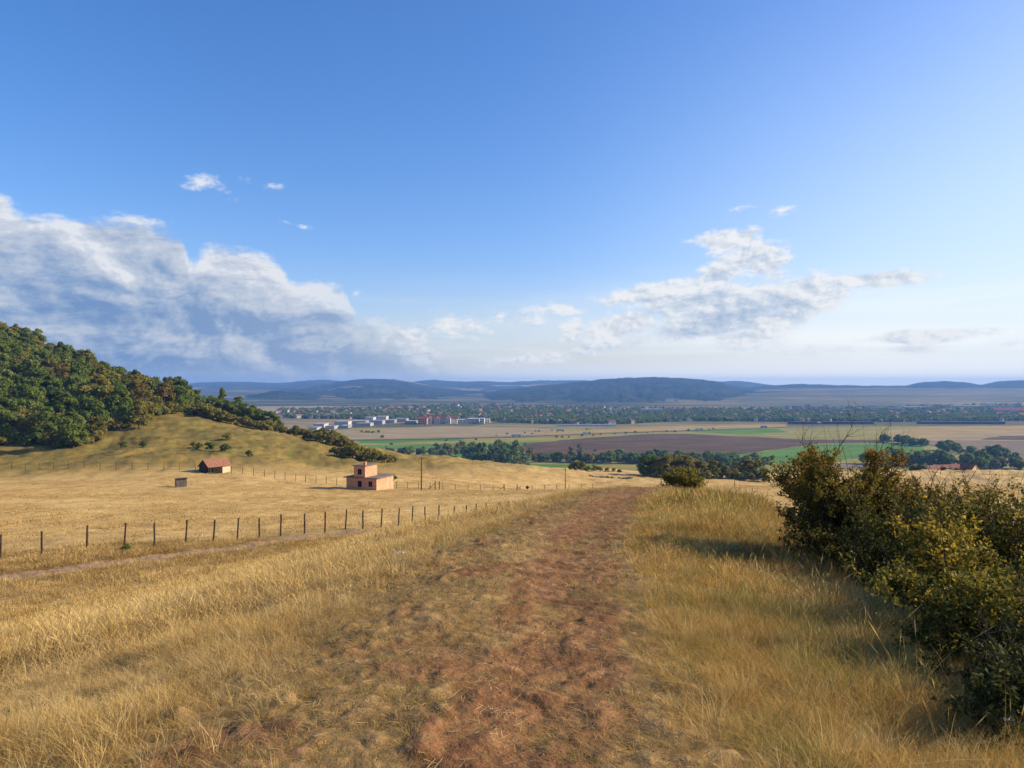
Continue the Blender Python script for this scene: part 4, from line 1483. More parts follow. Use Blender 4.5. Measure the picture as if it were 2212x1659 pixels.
def crown_mesh(name, seed, w, z0, z1, n_lobes, n_leaf, leaf, shape='round', flat=0.8):
    rg = np.random.default_rng(seed)
    lob = []
    for i in range(n_lobes):
        f = (i + 0.5) / n_lobes
        h = rg.uniform(0, 1)
        if shape == 'cone':
            rad = (1 - h) * 0.95 + 0.05
        elif shape == 'column':
            rad = 0.75 * math.sin(math.pi * min(1, 0.15 + h * 0.85)) ** 0.5 + 0.12
        elif shape == 'bush':
            rad = math.sqrt(max(0.05, 1 - h * h)) * 0.95
        else:
            rad = math.sqrt(max(0.06, 1 - (2 * h - 0.85) ** 2 / 1.35))
        a_ = f * 2 * math.pi * 2.618 + rg.uniform(-.5, .5)
        q = rad * w * 0.5 * math.sqrt(rg.uniform(0.25, 1.0)) * 0.86
        lr = w * 0.5 * rg.uniform(0.27, 0.46) * (0.55 + 0.45 * rad)
        lob.append((q * math.cos(a_), q * math.sin(a_), z0 + lr * .6 + (z1 - z0 - lr * 1.1) * h, lr))
    lob = np.array(lob)
    wts = lob[:, 3] ** 2
    pick = rg.choice(len(lob), n_leaf, p=wts / wts.sum())
    d = rg.normal(size=(n_leaf, 3))
    d /= np.linalg.norm(d, axis=1, keepdims=True)
    d[:, 2] = np.where(d[:, 2] < -0.35, -d[:, 2] * 0.6, d[:, 2])
    rr = lob[pick, 3] * rg.uniform(0.60, 1.06, n_leaf)
    C = lob[pick, :3] + d * rr[:, None] * np.array([1, 1, flat])
    C += rg.normal(0, leaf * 0.5, C.shape)
    nrm = d * 1.0 + rg.normal(0, 0.55, d.shape) + np.array([0, 0, 0.25])
    Vq, Fq = leaf_quads(C, leaf * rg.uniform(0.6, 1.25, n_leaf), nrm, rg)
    lobt = rg.uniform(0.25, 0.75, n_lobes)
    tint = np.clip(lobt[pick] * 0.55 + rg.uniform(0, 0.45, n_leaf), 0, 1)
    me = mesh_np(name, Vq, Fq, {'tint': ('FACE', tint)})
    return me, lob


def trunk_mesh(name, seed, h, r, lob, n_limb=6, z_split=0.35):
    rg = random.Random(seed)
    V, Fc = [], []
    top = (rg.uniform(-.05, .05) * h, rg.uniform(-.05, .05) * h, h * 0.85)
    ps = [(0, 0, -0.6), (0, 0, 0.0), (top[0] * .3, top[1] * .3, h * .3), (top[0] * .6, top[1] * .6, h * .58), top]
    tube_path(V, Fc, ps, [r * 1.35, r * 1.15, r * .85, r * .55, r * .15], 7)
    order = sorted(range(len(lob)), key=lambda k: -lob[k][3])[:n_limb]
    for k in order:
        x, y, z = lob[k][:3]
        zs = h * rg.uniform(z_split * 0.8, z_split * 1.6)
        zs = min(zs, z - 0.1 * h) if z > 0.2 * h else z * .6
        s = (top[0] * zs / h, top[1] * zs / h, zs)
        m_ = (s[0] * .5 + x * .5, s[1] * .5 + y * .5, (zs + z) / 2 + 0.06 * h)
        tube_path(V, Fc, [s, m_, (x, y, z)], [r * .45, r * .3, r * .1], 5)
    me = bpy.data.meshes.new(name)
    me.from_pydata(V, [], Fc)
    me.update()
    me.materials.append(M_BARK)
    return me


M_BARK = plain('bark', (0.085, 0.065, 0.048), (0.045, 0.034, 0.026), 3, 0.95, 0.05, (3, 3, .6))
GREEN = leaf_mat('oak_green_leaves', [(0.0, (0.056, 0.084, 0.015)), (0.5, (0.112, 0.155, 0.027)), (1.0, (0.200, 0.231, 0.044))])
OLIVE = leaf_mat('olive_leaves', [(0.0, (0.099, 0.100, 0.017)), (0.5, (0.199, 0.177, 0.032)), (1.0, (0.305, 0.251, 0.047))])
RUST = leaf_mat('bronzed_leaves', [(0.0, (0.070, 0.060, 0.014)), (0.5, (0.150, 0.115, 0.024)), (1.0, (0.22, 0.16, 0.036))])
COOL = leaf_mat('valley_green_leaves', [(0.0, (0.060, 0.106, 0.029)), (0.5, (0.122, 0.190, 0.044)), (1.0, (0.233, 0.284, 0.063))])

PROTO = {}


def make_protos(key, n, mat, w, z0, z1, lobes, leaves, leaf, shape, h_tr, r_tr, flat=0.85, seed0=0):
    L = []
    for i in range(n):
        me, lob = crown_mesh('crown', seed0 + i * 7 + 1, w * (0.9 + 0.2 * ((i * 37) % 10) / 10), z0, z1 * (0.92 + 0.16 * ((i * 53) % 10) / 10), lobes, leaves, leaf, shape, flat)
        tr = trunk_mesh('trunk', seed0 + i, h_tr, r_tr, lob)
        L.append((me, tr))
    for mname, m_ in mat:
        out_ = []
        for me, tr in L:
            mm = me.copy()
            mm.materials.clear()
            mm.materials.append(m_)
            out_.append((mm, tr))
        PROTO[key, mname] = out_


make_protos('oak', 6, [('green', GREEN), ('olive', OLIVE), ('rust', RUST)], 9.8, 0.7, 13.0, 28, 4000, 0.42, 'round', 11.0, 0.26, seed0=100)
make_protos('fir', 2, [('green', GREEN)], 9.5, 0.8, 14.5, 30, 2600, 0.40, 'cone', 13.0, 0.22, seed0=200)
make_protos('shrub', 5, [('olive', OLIVE), ('green', GREEN)], 4.2, 0.1, 3.0, 14, 1300, 0.26, 'bush', 2.2, 0.10, seed0=300)
make_protos('vtree', 5, [('cool', COOL), ('olive', OLIVE)], 11.0, 0.6, 11.0, 20, 1300, 0.75, 'round', 9.0, 0.25, seed0=400)
make_protos('poplar', 2, [('cool', COOL)], 8.0, 1.2, 21.0, 26, 1500, 0.75, 'column', 18.0, 0.3, seed0=500)
make_protos('vbush', 4, [('cool', COOL), ('olive', OLIVE)], 7.0, 0.0, 4.5, 12, 600, 0.62, 'bush', 3.0, 0.12, seed0=600)

tree_rng = random.Random(77)


def tree(kind, hue, x, y, scale, label, name, cat, group=None, z=None, zs=None):
    me, tr = tree_rng.choice(PROTO[kind, hue])
    z = H1(x, y) if z is None else z
    r_ = tag(empty(name, (x, y, z), tree_rng.uniform(0, 6.28)), label, cat, group)
    r_.scale = (scale, scale, scale * (zs or tree_rng.uniform(0.92, 1.1)))
    t_ = bpy.data.objects.new('trunk', tr)
    COL.objects.link(t_)
    t_.parent = r_
    c_ = bpy.data.objects.new('crown', me)
    COL.objects.link(c_)
    c_.parent = r_
    return r_


def poisson(poly, n_max, dmin, rg, tries=9000):
    xs = [p[0] for p in poly]
    ys = [p[1] for p in poly]

    def inside(x, y):
        c = False
        for i in range(len(poly)):
            (x1, y1), (x2, y2) = poly[i], poly[i - 1]
            if (y1 > y) != (y2 > y) and x < (x2 - x1) * (y - y1) / (y2 - y1) + x1:
                c = not c
        return c
    P = []
    for _ in range(tries):
        x, y = rg.uniform(min(xs), max(xs)), rg.uniform(min(ys), max(ys))
        if inside(x, y) and all((x - a_) ** 2 + (y - b_) ** 2 > dmin * dmin for a_, b_ in P):
            P.append((x, y))
            if len(P) >= n_max:
                break
    return P


# the wood on the left hill
WOOD = w2([(-170, 291), (0, 291), (110, 290), (170, 286), (205, 292), (235, 305), (300, 318), (335, 342), (395, 366), (425, 384), (425, 425), (300, 440), (100, 455), (-170, 455)])
hues = {'green': 'dark green broadleaf tree in the dense wood on the left hillside', 'olive': 'olive green broadleaf tree in the dense wood on the left hillside', 'rust': 'bronze-brown tree turning autumnal in the wood on the left hillside'}
for x, y in poisson(WOOD, 298, 6.6, tree_rng):
    n_ = fbm(np.array([x / 45 + 3.0]), np.array([y / 30.0]), 2)[0]
    hue = 'rust' if n_ > 0.25 and tree_rng.random() < .4 else ('olive' if n_ > 0.0 and tree_rng.random() < .5 else 'green')
    edge = y < 300
    tree('oak', hue, x, y, tree_rng.choice((.68, .78, .88, .96, 1.05, 1.16)) * (0.85 if edge else 1.0), hues[hue], 'broadleaf_tree', 'tree', 'trees of the wood on the left hill')

for dx_ in range(-60, 215, 13):
    x, y = w2([(dx_ + tree_rng.uniform(-5, 5), float(np.interp(dx_, [-60, 110, 170, 205, 240], [288, 287, 283, 288, 303])) + tree_rng.uniform(-2, 3))])[0]
    tree('shrub', tree_rng.choice(('green', 'olive')), x, y, tree_rng.uniform(1.1, 1.9), 'shrub filling the foot of the wood above the meadow', 'shrub', 'shrub', 'shrubs at the foot of the wood')
for dx_, D_ in ((240, 306), (262, 311), (284, 316), (306, 322), (325, 333), (342, 343), (360, 352), (380, 358), (398, 364), (318, 326), (272, 313), (350, 346)):
    x, y = w2([(dx_, D_)])[0]
    tree('shrub', tree_rng.choice(('green', 'olive')), x, y, tree_rng.uniform(1.1, 1.8), 'shrub along the sloping right edge of the wood', 'shrub', 'shrub', 'shrubs along the sloping wood edge')
for dx_, D_, s, k, lab in ((158, 279, 0.95, 'green', 'round dark green tree standing out at the foot of the wood'), (300, 309, .85, 'olive', 'olive tree at the right corner of the wood edge')):
    x, y = w2([(dx_, D_)])[0]
    tree('oak', k, x, y, s, lab, 'broadleaf_tree', 'tree')
x, y = w2([(393, 380)])[0]
tree('oak', 'green', x, y, 1.15, 'tall round tree rising at the right end of the wood, against the hills', 'broadleaf_tree', 'tree')
x, y = w2([(481, 378)])[0]
tree('fir', 'green', x, y, 1.12, 'pointed dark conifer on the hill crest right of the wood', 'conifer_tree', 'tree')
for dx_, D_, s in ((455, 382, .85), (468, 374, .8), (500, 372, .86), (512, 378, .95), (527, 372, .9), (543, 368, .84), (558, 370, .8), (572, 366, .74), (585, 364, .68), (600, 362, .60)):
    x, y = w2([(dx_, D_)])[0]
    tree('oak', 'green', x, y, s * .95, 'dark tree in the row descending the hill crest right of the conifer', 'broadleaf_tree', 'tree', 'trees along the hill crest')
g_h = 'shrubs along the hill brow'
for dx_, D_, s in ((418, 362, 1.2), (436, 360, 1.5), (452, 358, 1.6), (468, 356, 1.6), (484, 355, 1.5), (500, 354, 1.4), (516, 353, 1.4), (532, 352, 1.35), (548, 351, 1.3), (564, 351, 1.2), (578, 350, 1.1),
                   (430, 368, 1.6), (448, 366, 1.7), (466, 364, 1.7), (590, 356, 1.6), (604, 356, 1.5), (616, 355, 1.3), (580, 358, 1.6), (350, 345, 1.2), (405, 372, 1.6)):
    x, y = w2([(dx_, D_)])[0]
    tree('shrub', 'olive', x, y, s * tree_rng.uniform(.95, 1.3), 'olive shrub in the thick hedge along the hill brow', 'shrub', 'shrub', g_h)
for dx_, D_, s in ((640, 345, 1.4), (628, 348, .9), (655, 338, 1.25), (668, 338, 1.2), (682, 337, 1.3), (697, 338, 1.6), (712, 336, 1.75), (726, 335, 1.5), (742, 332, 1.2), (756, 335, .9), (690, 334, 1.1), (672, 335, .9), (720, 330, 1.2)):
    x, y = w2([(dx_, D_)])[0]
    tree('shrub', 'olive', x, y, s * 1.2, 'olive shrub in the clump on the brow left of the green crops', 'shrub', 'shrub', 'shrub clump on the brow')
for dx_, D_, s in ((722, 300, .9), (735, 298, 1.0), (748, 300, 1.15), (762, 298, 1.5), (776, 297, 1.5), (788, 299, 1.3), (802, 298, 1.35), (815, 297, 1.1), (831, 296, .9), (846, 300, .8)):
    x, y = w2([(dx_, D_)])[0]
    tree('shrub', 'olive', x, y, s * 1.3, 'olive shrub in the clump on the slope behind the brick house', 'shrub', 'shrub', 'shrub clump behind the brick house')
for dx_, D_, s, hue, lab in ((848, 222, .72, 'green', 'dark single bush behind the right corner of the brick house'), (268, 268, .75, 'green', 'pale green bush in front of the wood, left of a darker one'),
                             (311, 266, .75, 'green', 'small dark bush casting a shadow, right of the pale green one'), (453, 250, .85, 'green', 'upright green bush above the tiled shed'),
                             (430, 252, .75, 'olive', 'low bush left of the upright green one, above the tiled shed'), (418, 254, .55, 'olive', 'tiny bush at the left end of the three above the tiled shed'),
                             (487, 243, .95, 'green', 'broad dark bush just behind the tiled shed'), (538, 238, .62, 'green', 'small round bush on the slope right of the tiled shed'),
                             (491, 282, .95, 'olive', 'olive bush alone on the middle of the grassy slope'), (272, 51.2, .16, 'green', 'little green shrub growing at the foot of a fence post')):
    x, y = w2([(dx_, D_)])[0]
    tree('shrub', hue, x, y, s, lab, 'shrub', 'shrub')

# ------------------------------------------------------------------ trees on the valley floor
VZ = ZC + VALLEY + 0.1


BK = 1.25


def belt(P, n, kinds, s0, s1, jit, label, group, name='valley_tree', cat='tree'):
    """trees along a line of photo pixels met on the valley floor"""
    W = [vpt(*p)[:2] for p in P]
    L = [0]
    for a_, b_ in zip(W[:-1], W[1:]):
        L.append(L[-1] + math.dist(a_, b_))
    n = int(n * 1.3)
    for i in range(n):
        t = (i + tree_rng.random()) / n * L[-1]
        k = next(j for j in range(1, len(L)) if t <= L[j] + 1e-6)
        f = (t - L[k - 1]) / (L[k] - L[k - 1])
        x = W[k - 1][0] + (W[k][0] - W[k - 1][0]) * f + tree_rng.gauss(0, jit)
        y = W[k - 1][1] + (W[k][1] - W[k - 1][1]) * f + tree_rng.gauss(0, jit * 1.6)
        kd, hue = tree_rng.choice(kinds)
        tree(kd, hue, x, y, tree_rng.uniform(s0, s1) * BK, label, name, cat, group, z=VZ)


VT = [('vtree', 'cool'), ('vtree', 'cool'), ('vtree', 'cool'), ('vtree', 'olive')]
belt([(838, 980), (900, 984), (960, 985), (1000, 978)], 20, VT, .55, .85, 8, 'green tree in the belt left of the big valley clump', 'left valley tree belt')
belt([(930, 974), (1000, 968), (1090, 972), (1140, 984)], 16, VT, .5, .75, 8, 'green tree in the belt behind the big valley clump', 'rear valley tree belt')
belt([(945, 993), (990, 1003), (1030, 1012)], 9, [('vbush', 'cool'), ('vtree', 'cool')], .55, .8, 5, 'bushy tree along the meadow edge left of the big clump', 'trees along the meadow edge')
belt([(1012, 1008), (1060, 1010), (1118, 1011)], 14, [('poplar', 'cool'), ('vtree', 'cool')], 0.95, 1.18, 9, 'tall dense tree in the big clump beyond the meadow', 'big valley clump')
belt([(1018, 1000), (1060, 998), (1110, 1000)], 9, [('vtree', 'cool')], 1.3, 1.6, 6, 'tall dense tree in the big clump beyond the meadow', 'big valley clump')
belt([(1115, 1012), (1130, 1014)], 3, [('vtree', 'olive')], .7, .9, 4, 'yellowish tree at the right end of the big clump', 'right end of the big clump')
belt([(1130, 990), (1180, 997), (1230, 999), (1290, 999)], 19, VT, .55, .8, 7, 'green tree in the belt between the clump and the poplars', 'middle valley tree belt')
belt([(1262, 1000), (1330, 1000), (1390, 1000)], 13, VT, .75, 1.05, 7, 'green tree in the belt right of the two poplars', 'belt right of the poplars')
belt([(1390, 999), (1440, 1001), (1500, 1003), (1560, 1006), (1640, 1008)], 30, [('vtree', 'cool')], .8, 1.15, 9, 'blue-green tree in the thick belt below the ploughed field', 'thick belt below the ploughed field')
belt([(1880, 1002), (1950, 1005), (2030, 1008), (2130, 1012)], 22, [('vtree', 'cool')], .95, 1.35, 8, 'dark tree in the belt behind the farm on the right', 'belt behind the farm')
belt([(2120, 1010), (2180, 1014), (2240, 1018)], 8, VT, .7, .95, 6, 'green tree at the right end of the farm belt', 'right end of the farm belt')
belt([(1912, 956), (1960, 961), (2002, 966)], 13, [('vtree', 'cool')], .75, 1.0, 7, 'dark tree in the separate row across the green field', 'separate row of field trees')
belt([(2026, 972), (2050, 974)], 5, [('vtree', 'cool')], .9, 1.3, 5, 'dark tree in the little group at the head of the hedge', 'group at the head of the hedge')
belt([(2050, 976), (2120, 984), (2180, 992), (2250, 1000)], 20, [('vbush', 'cool'), ('vtree', 'cool')], .6, .95, 5, 'dark hedge tree on the long diagonal hedge at the right', 'long diagonal hedge')
belt([(2130, 984), (2175, 990)], 6, [('vtree', 'cool')], .8, 1.1, 5, 'taller tree in the middle of the diagonal hedge', 'taller hedge trees')
for dx_, dy_, k, s, lab in ((1232, 998, 'poplar', 1.0, 'tall poplar, left one of the pair beyond the path'), (1252, 998, 'poplar', 1.05, 'tall poplar, right one of the pair beyond the path'), (1205, 998, 'vtree', 1.15, 'dark round tree just left of the two poplars'),
                            (834, 979, 'poplar', .5, 'small upright yellow-green tree at the left start of the belt'), (1669, 995, 'vtree', .65, 'single small tree in the green field left of the thornbush'),
                            (826, 946, 'vbush', 1.0, 'lone dark bush between the green crop strips'), (818, 935, 'vtree', .5, 'lone dark tree at the end of a dark hedge in the stubble'), (1150, 938, 'vbush', .6, 'tiny lone bush beside the road in the stubble'),
                            (846, 961, 'vbush', .8, 'small lone bush in the lower green strip'), (1135, 961, 'vbush', .6, 'tiny bush on the green strip near the ploughed field'), (1286, 975, 'vbush', .7, 'small lone bush inside the ploughed field')):
    x, y, _ = vpt(dx_, dy_)
    tree(k, 'cool', x, y, s, lab, 'valley_tree', 'tree', z=VZ)
belt([(780, 934), (812, 935)], 6, [('vbush', 'cool')], .5, .7, 3, 'dark bush in the short hedge across the stubble', 'short hedge across the stubble', 'valley_bush', 'bush')
belt([(1180, 947), (1300, 940), (1420, 934), (1560, 927)], 14, [('vbush', 'cool')], .35, .7, 6, 'small roadside bush along the valley road', 'roadside bushes', 'valley_bush', 'bush')
belt([(900, 968), (1000, 952), (1180, 930), (1300, 928)], 12, [('vbush', 'cool')], .35, .6, 8, 'small bush on the field boundary in the stubble', 'field boundary bushes', 'valley_bush', 'bush')

# nearer trees at the field edge
for dx_, D_, s, kd, hue, lab in ((1403, 352, .72, 'oak', 'green', 'round green tree at the field edge, left of the large olive ones'), (1442, 350, .78, 'oak', 'olive', 'broad olive tree at the field edge behind the path crest'), (1462, 352, .82, 'oak', 'olive', 'tallest olive tree at the field edge behind the path crest'),
                             (1482, 350, .72, 'oak', 'olive', 'olive tree right of the tallest one at the field edge'), (1425, 354, .62, 'oak', 'green', 'small dark tree between the green and the olive tree'), (1515, 352, .55, 'oak', 'olive', 'yellowish tree above the tall grass hump'),
                             (1537, 354, .6, 'oak', 'olive', 'olive tree right of the yellowish one'), (1560, 356, .5, 'oak', 'green', 'small green tree before the gap in the field edge'), (1592, 358, .55, 'oak', 'olive', 'olive tree after the gap in the field edge'),
                             (1615, 358, .6, 'oak', 'olive', 'olive tree between the gap and the thornbush'), (1637, 358, .55, 'oak', 'green', 'green tree nearest the thornbush at the field edge'), (1500, 356, .6, 'oak', 'olive', 'low olive tree behind the yellowish one')):
    x, y = w2([(dx_, D_ - 20)])[0]
    tree(kd, hue, x, y, s * 1.4, lab, 'field_tree', 'tree', zs=.74)
for dx_ in range(1388, 1660, 11):
    x, y = w2([(dx_ + tree_rng.uniform(-4, 4), 330 + tree_rng.uniform(-3, 5))])[0]
    tree('shrub', tree_rng.choice(('olive', 'olive', 'green')), x, y, tree_rng.uniform(.9, 1.6), 'low shrub between the trees at the field edge behind the path crest', 'shrub', 'shrub', 'shrubs under the field edge trees')
for dx_, D_, s, hue in ((1235, 338, .85, 'olive'), (1246, 338, 1.15, 'green'), (1258, 338, 1.1, 'olive'), (1268, 339, .9, 'green'), (1284, 340, .8, 'olive'), (1296, 340, .75, 'olive'), (1312, 341, .6, 'olive'), (1326, 342, .5, 'olive'), (1338, 342, .5, 'olive')):
    x, y = w2([(dx_, D_)])[0]
    tree('shrub', hue, x, y, s, 'low bush in the row along the meadow crest left of the field trees', 'shrub', 'shrub', 'bushes along the meadow crest')
for dx_, D_, s in ((2040, 425, 1.0), (2052, 427, 1.1), (2066, 428, .9), (1990, 430, 1.4), (1975, 432, 1.5), (2182, 420, .8)):
    x, y = w2([(dx_, D_)])[0]
    tree('shrub', 'green', x, y, s, 'dark bush in front of the farm roofs on the right', 'shrub', 'shrub', 'bushes in front of the farm')

# the trees between the houses, too many to count
P, S, K = [], [], []
rgt = random.Random(9)
for i in range(6500):
    x, y, z, _, _ = town_spot(rgt)
    P.append((x, y, z))
    s = rgt.uniform(0.65, 1.2) * (1.15 if y < 2100 else 1.0)
    S.append((s, s, s * rgt.uniform(.8, 1.1)))
    K.append(rgt.randrange(4))
TT = []
for i in range(4):
    me, _ = crown_mesh('town_tree_crown', 900 + i, 10, 0.0, 9.5, 12, 260, 1.25, 'round', .9)
    me.materials.append(COOL)
    TT.append(me)
scatter('town_trees', P, [(0, 0, rgt.uniform(0, 6.28)) for _ in P], S, K, TT)
P = [(x, y, z) for y, x, z, k, rz in spots[240:]]
scatter('distant_houses', P, [(0, 0, s[4]) for s in spots[240:]], [(1, 1, 1)] * len(P), [s[3] for s in spots[240:]], [k[0] for k in KIND])


# ------------------------------------------------------------------ grass
def grass_mat(name, stops, far=False):
    m, g = new_mat(name)
    t = g.attr('tint').outputs['Fac']
    r = g.n('ShaderNodeObjectInfo').outputs['Random']
    P = g.n('ShaderNodeNewGeometry').outputs['Position']
    n = g.noise(P, 0.22, 5, 0.6)
    n2 = g.noise(P, 0.035, 4, 0.6)
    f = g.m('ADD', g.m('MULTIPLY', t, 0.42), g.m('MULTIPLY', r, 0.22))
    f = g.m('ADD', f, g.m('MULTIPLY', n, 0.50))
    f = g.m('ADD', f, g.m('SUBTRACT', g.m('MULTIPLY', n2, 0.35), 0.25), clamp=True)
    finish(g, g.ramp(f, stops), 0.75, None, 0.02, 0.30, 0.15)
    return m


G_STRAW = grass_mat('dry_straw', [(0.10, (0.197, 0.122, 0.038)), (0.4, (0.427, 0.285, 0.101)), (0.65, (0.636, 0.465, 0.190)), (1.0, (0.767, 0.641, 0.334))])
G_OCHRE = grass_mat('ochre_grass', [(0.10, (0.134, 0.090, 0.021)), (0.4, (0.352, 0.204, 0.048)), (0.65, (0.533, 0.340, 0.090)), (1.0, (0.752, 0.543, 0.201))])
G_MAT = grass_mat('matted_grass', [(0.10, (0.086, 0.066, 0.033)), (0.45, (0.213, 0.153, 0.064)), (0.7, (0.414, 0.285, 0.116)), (1.0, (0.614, 0.444, 0.199))])
G_GREEN = grass_mat('greenish_grass', [(0.10, (0.075, 0.084, 0.015)), (0.5, (0.200, 0.192, 0.039)), (1.0, (0.425, 0.348, 0.099))])


def tuft(seed, n, rad, h0, h1, w, lean, seedhead=0.0, flop=0.0):
    rg = np.random.default_rng(seed)
    a_ = rg.uniform(0, 2 * np.pi, n)
    q = rad * np.sqrt(rg.uniform(0, 1, n))
    B = np.stack([q * np.cos(a_), q * np.sin(a_), np.full(n, -0.03)], 1)
    az = a_ + rg.normal(0, 0.9, n)
    D = np.stack([np.cos(az), np.sin(az), np.zeros(n)], 1)
    hh = rg.uniform(h0, h1, n) * (0.6 + 0.4 * rg.uniform(0, 1, n))
    ln = np.abs(rg.normal(lean, lean * 0.6, n)) + flop * rg.uniform(0, 1.5, n)
    ww = w * rg.uniform(0.6, 1.3, n)
    side = np.stack([-np.sin(az + rg.normal(0, .8, n)), np.cos(az + rg.normal(0, .8, n)), np.zeros(n)], 1)
    ts = [0, 0.4, 0.75, 1.0]
    wt = [1.0, 0.85, 0.5, 0.05]
    rows = []
    for t, k in zip(ts, wt):
        c = B + D * (ln * hh * t ** 1.8)[:, None] + np.array([0, 0, 1.0]) * (hh * t * np.clip(1 - 0.33 * np.minimum(ln, 2.2) * t, .15, 1))[:, None]
        rows.append(c - side * (ww * k * .5)[:, None])
        rows.append(c + side * (ww * k * .5)[:, None])
    V_ = np.stack(rows, 1)
    base = np.arange(n)[:, None] * 8
    F_ = np.concatenate([base + np.array([[0, 1, 3, 2]]), base + np.array([[2, 3, 5, 4]]), base + np.array([[4, 5, 7, 6]])])
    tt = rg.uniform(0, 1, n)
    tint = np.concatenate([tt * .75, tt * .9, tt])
    Vl, Fl, Tl = V_.reshape(-1, 3), F_, tint
    ns = int(n * seedhead)
    if ns:
        tip = V_[:ns, 6] * .5 + V_[:ns, 7] * .5
        prev = V_[:ns, 4] * .5 + V_[:ns, 5] * .5
        dr_ = tip - prev
        dr_ /= np.linalg.norm(dr_, axis=1, keepdims=True)
        L_ = hh[:ns, None] * .22
        s_ = side[:ns] * (ww[:ns] * .8)[:, None]
        q4 = np.stack([tip - dr_ * L_ * .4, tip + dr_ * L_ * .3 + s_, tip + dr_ * L_, tip + dr_ * L_ * .3 - s_], 1)
        Fl = np.concatenate([Fl, np.arange(ns * 4).reshape(-1, 4) + len(Vl)])
        Vl = np.concatenate([Vl, q4.reshape(-1, 3)])
        Tl = np.concatenate([Tl, np.full(ns, 0.75)])
    return mesh_np('tuft', Vl, Fl, {'tint': ('FACE', np.clip(Tl, 0, 1))})


LOD = {}
sets = [('straw', G_STRAW), ('ochre', G_OCHRE), ('mat', G_MAT), ('green', G_GREEN)]
for li, (rad, n, w, hs) in enumerate(((0.13, 46, 0.0030, 0.80), (0.24, 50, 0.0065, 0.75), (0.45, 52, 0.014, 0.68), (1.2, 50, 0.045, 0.40))):
    shapes = [tuft(li * 50 + 1, n, rad, .16 * hs, .42 * hs, w, .55, .05, .35), tuft(li * 50 + 2, n, rad, .14 * hs, .36 * hs, w, .85, .03, .8), tuft(li * 50 + 3, n, rad * .8, .24 * hs, .58 * hs, w, .40, .14, .1),
              tuft(li * 50 + 4, n, rad * 1.1, .03, .08, w * 0.95, 1.4, 0, 1.2), tuft(li * 50 + 5, n, rad * 1.2, .045, .14, w, 1.1, 0, 1.0)]
    L_ = []
    for nm, mt in sets:
        for s in shapes:
            c = s.copy()
            c.materials.append(mt)
            L_.append(c)
    LOD[li] = L_                      # index = set * 5 + shape


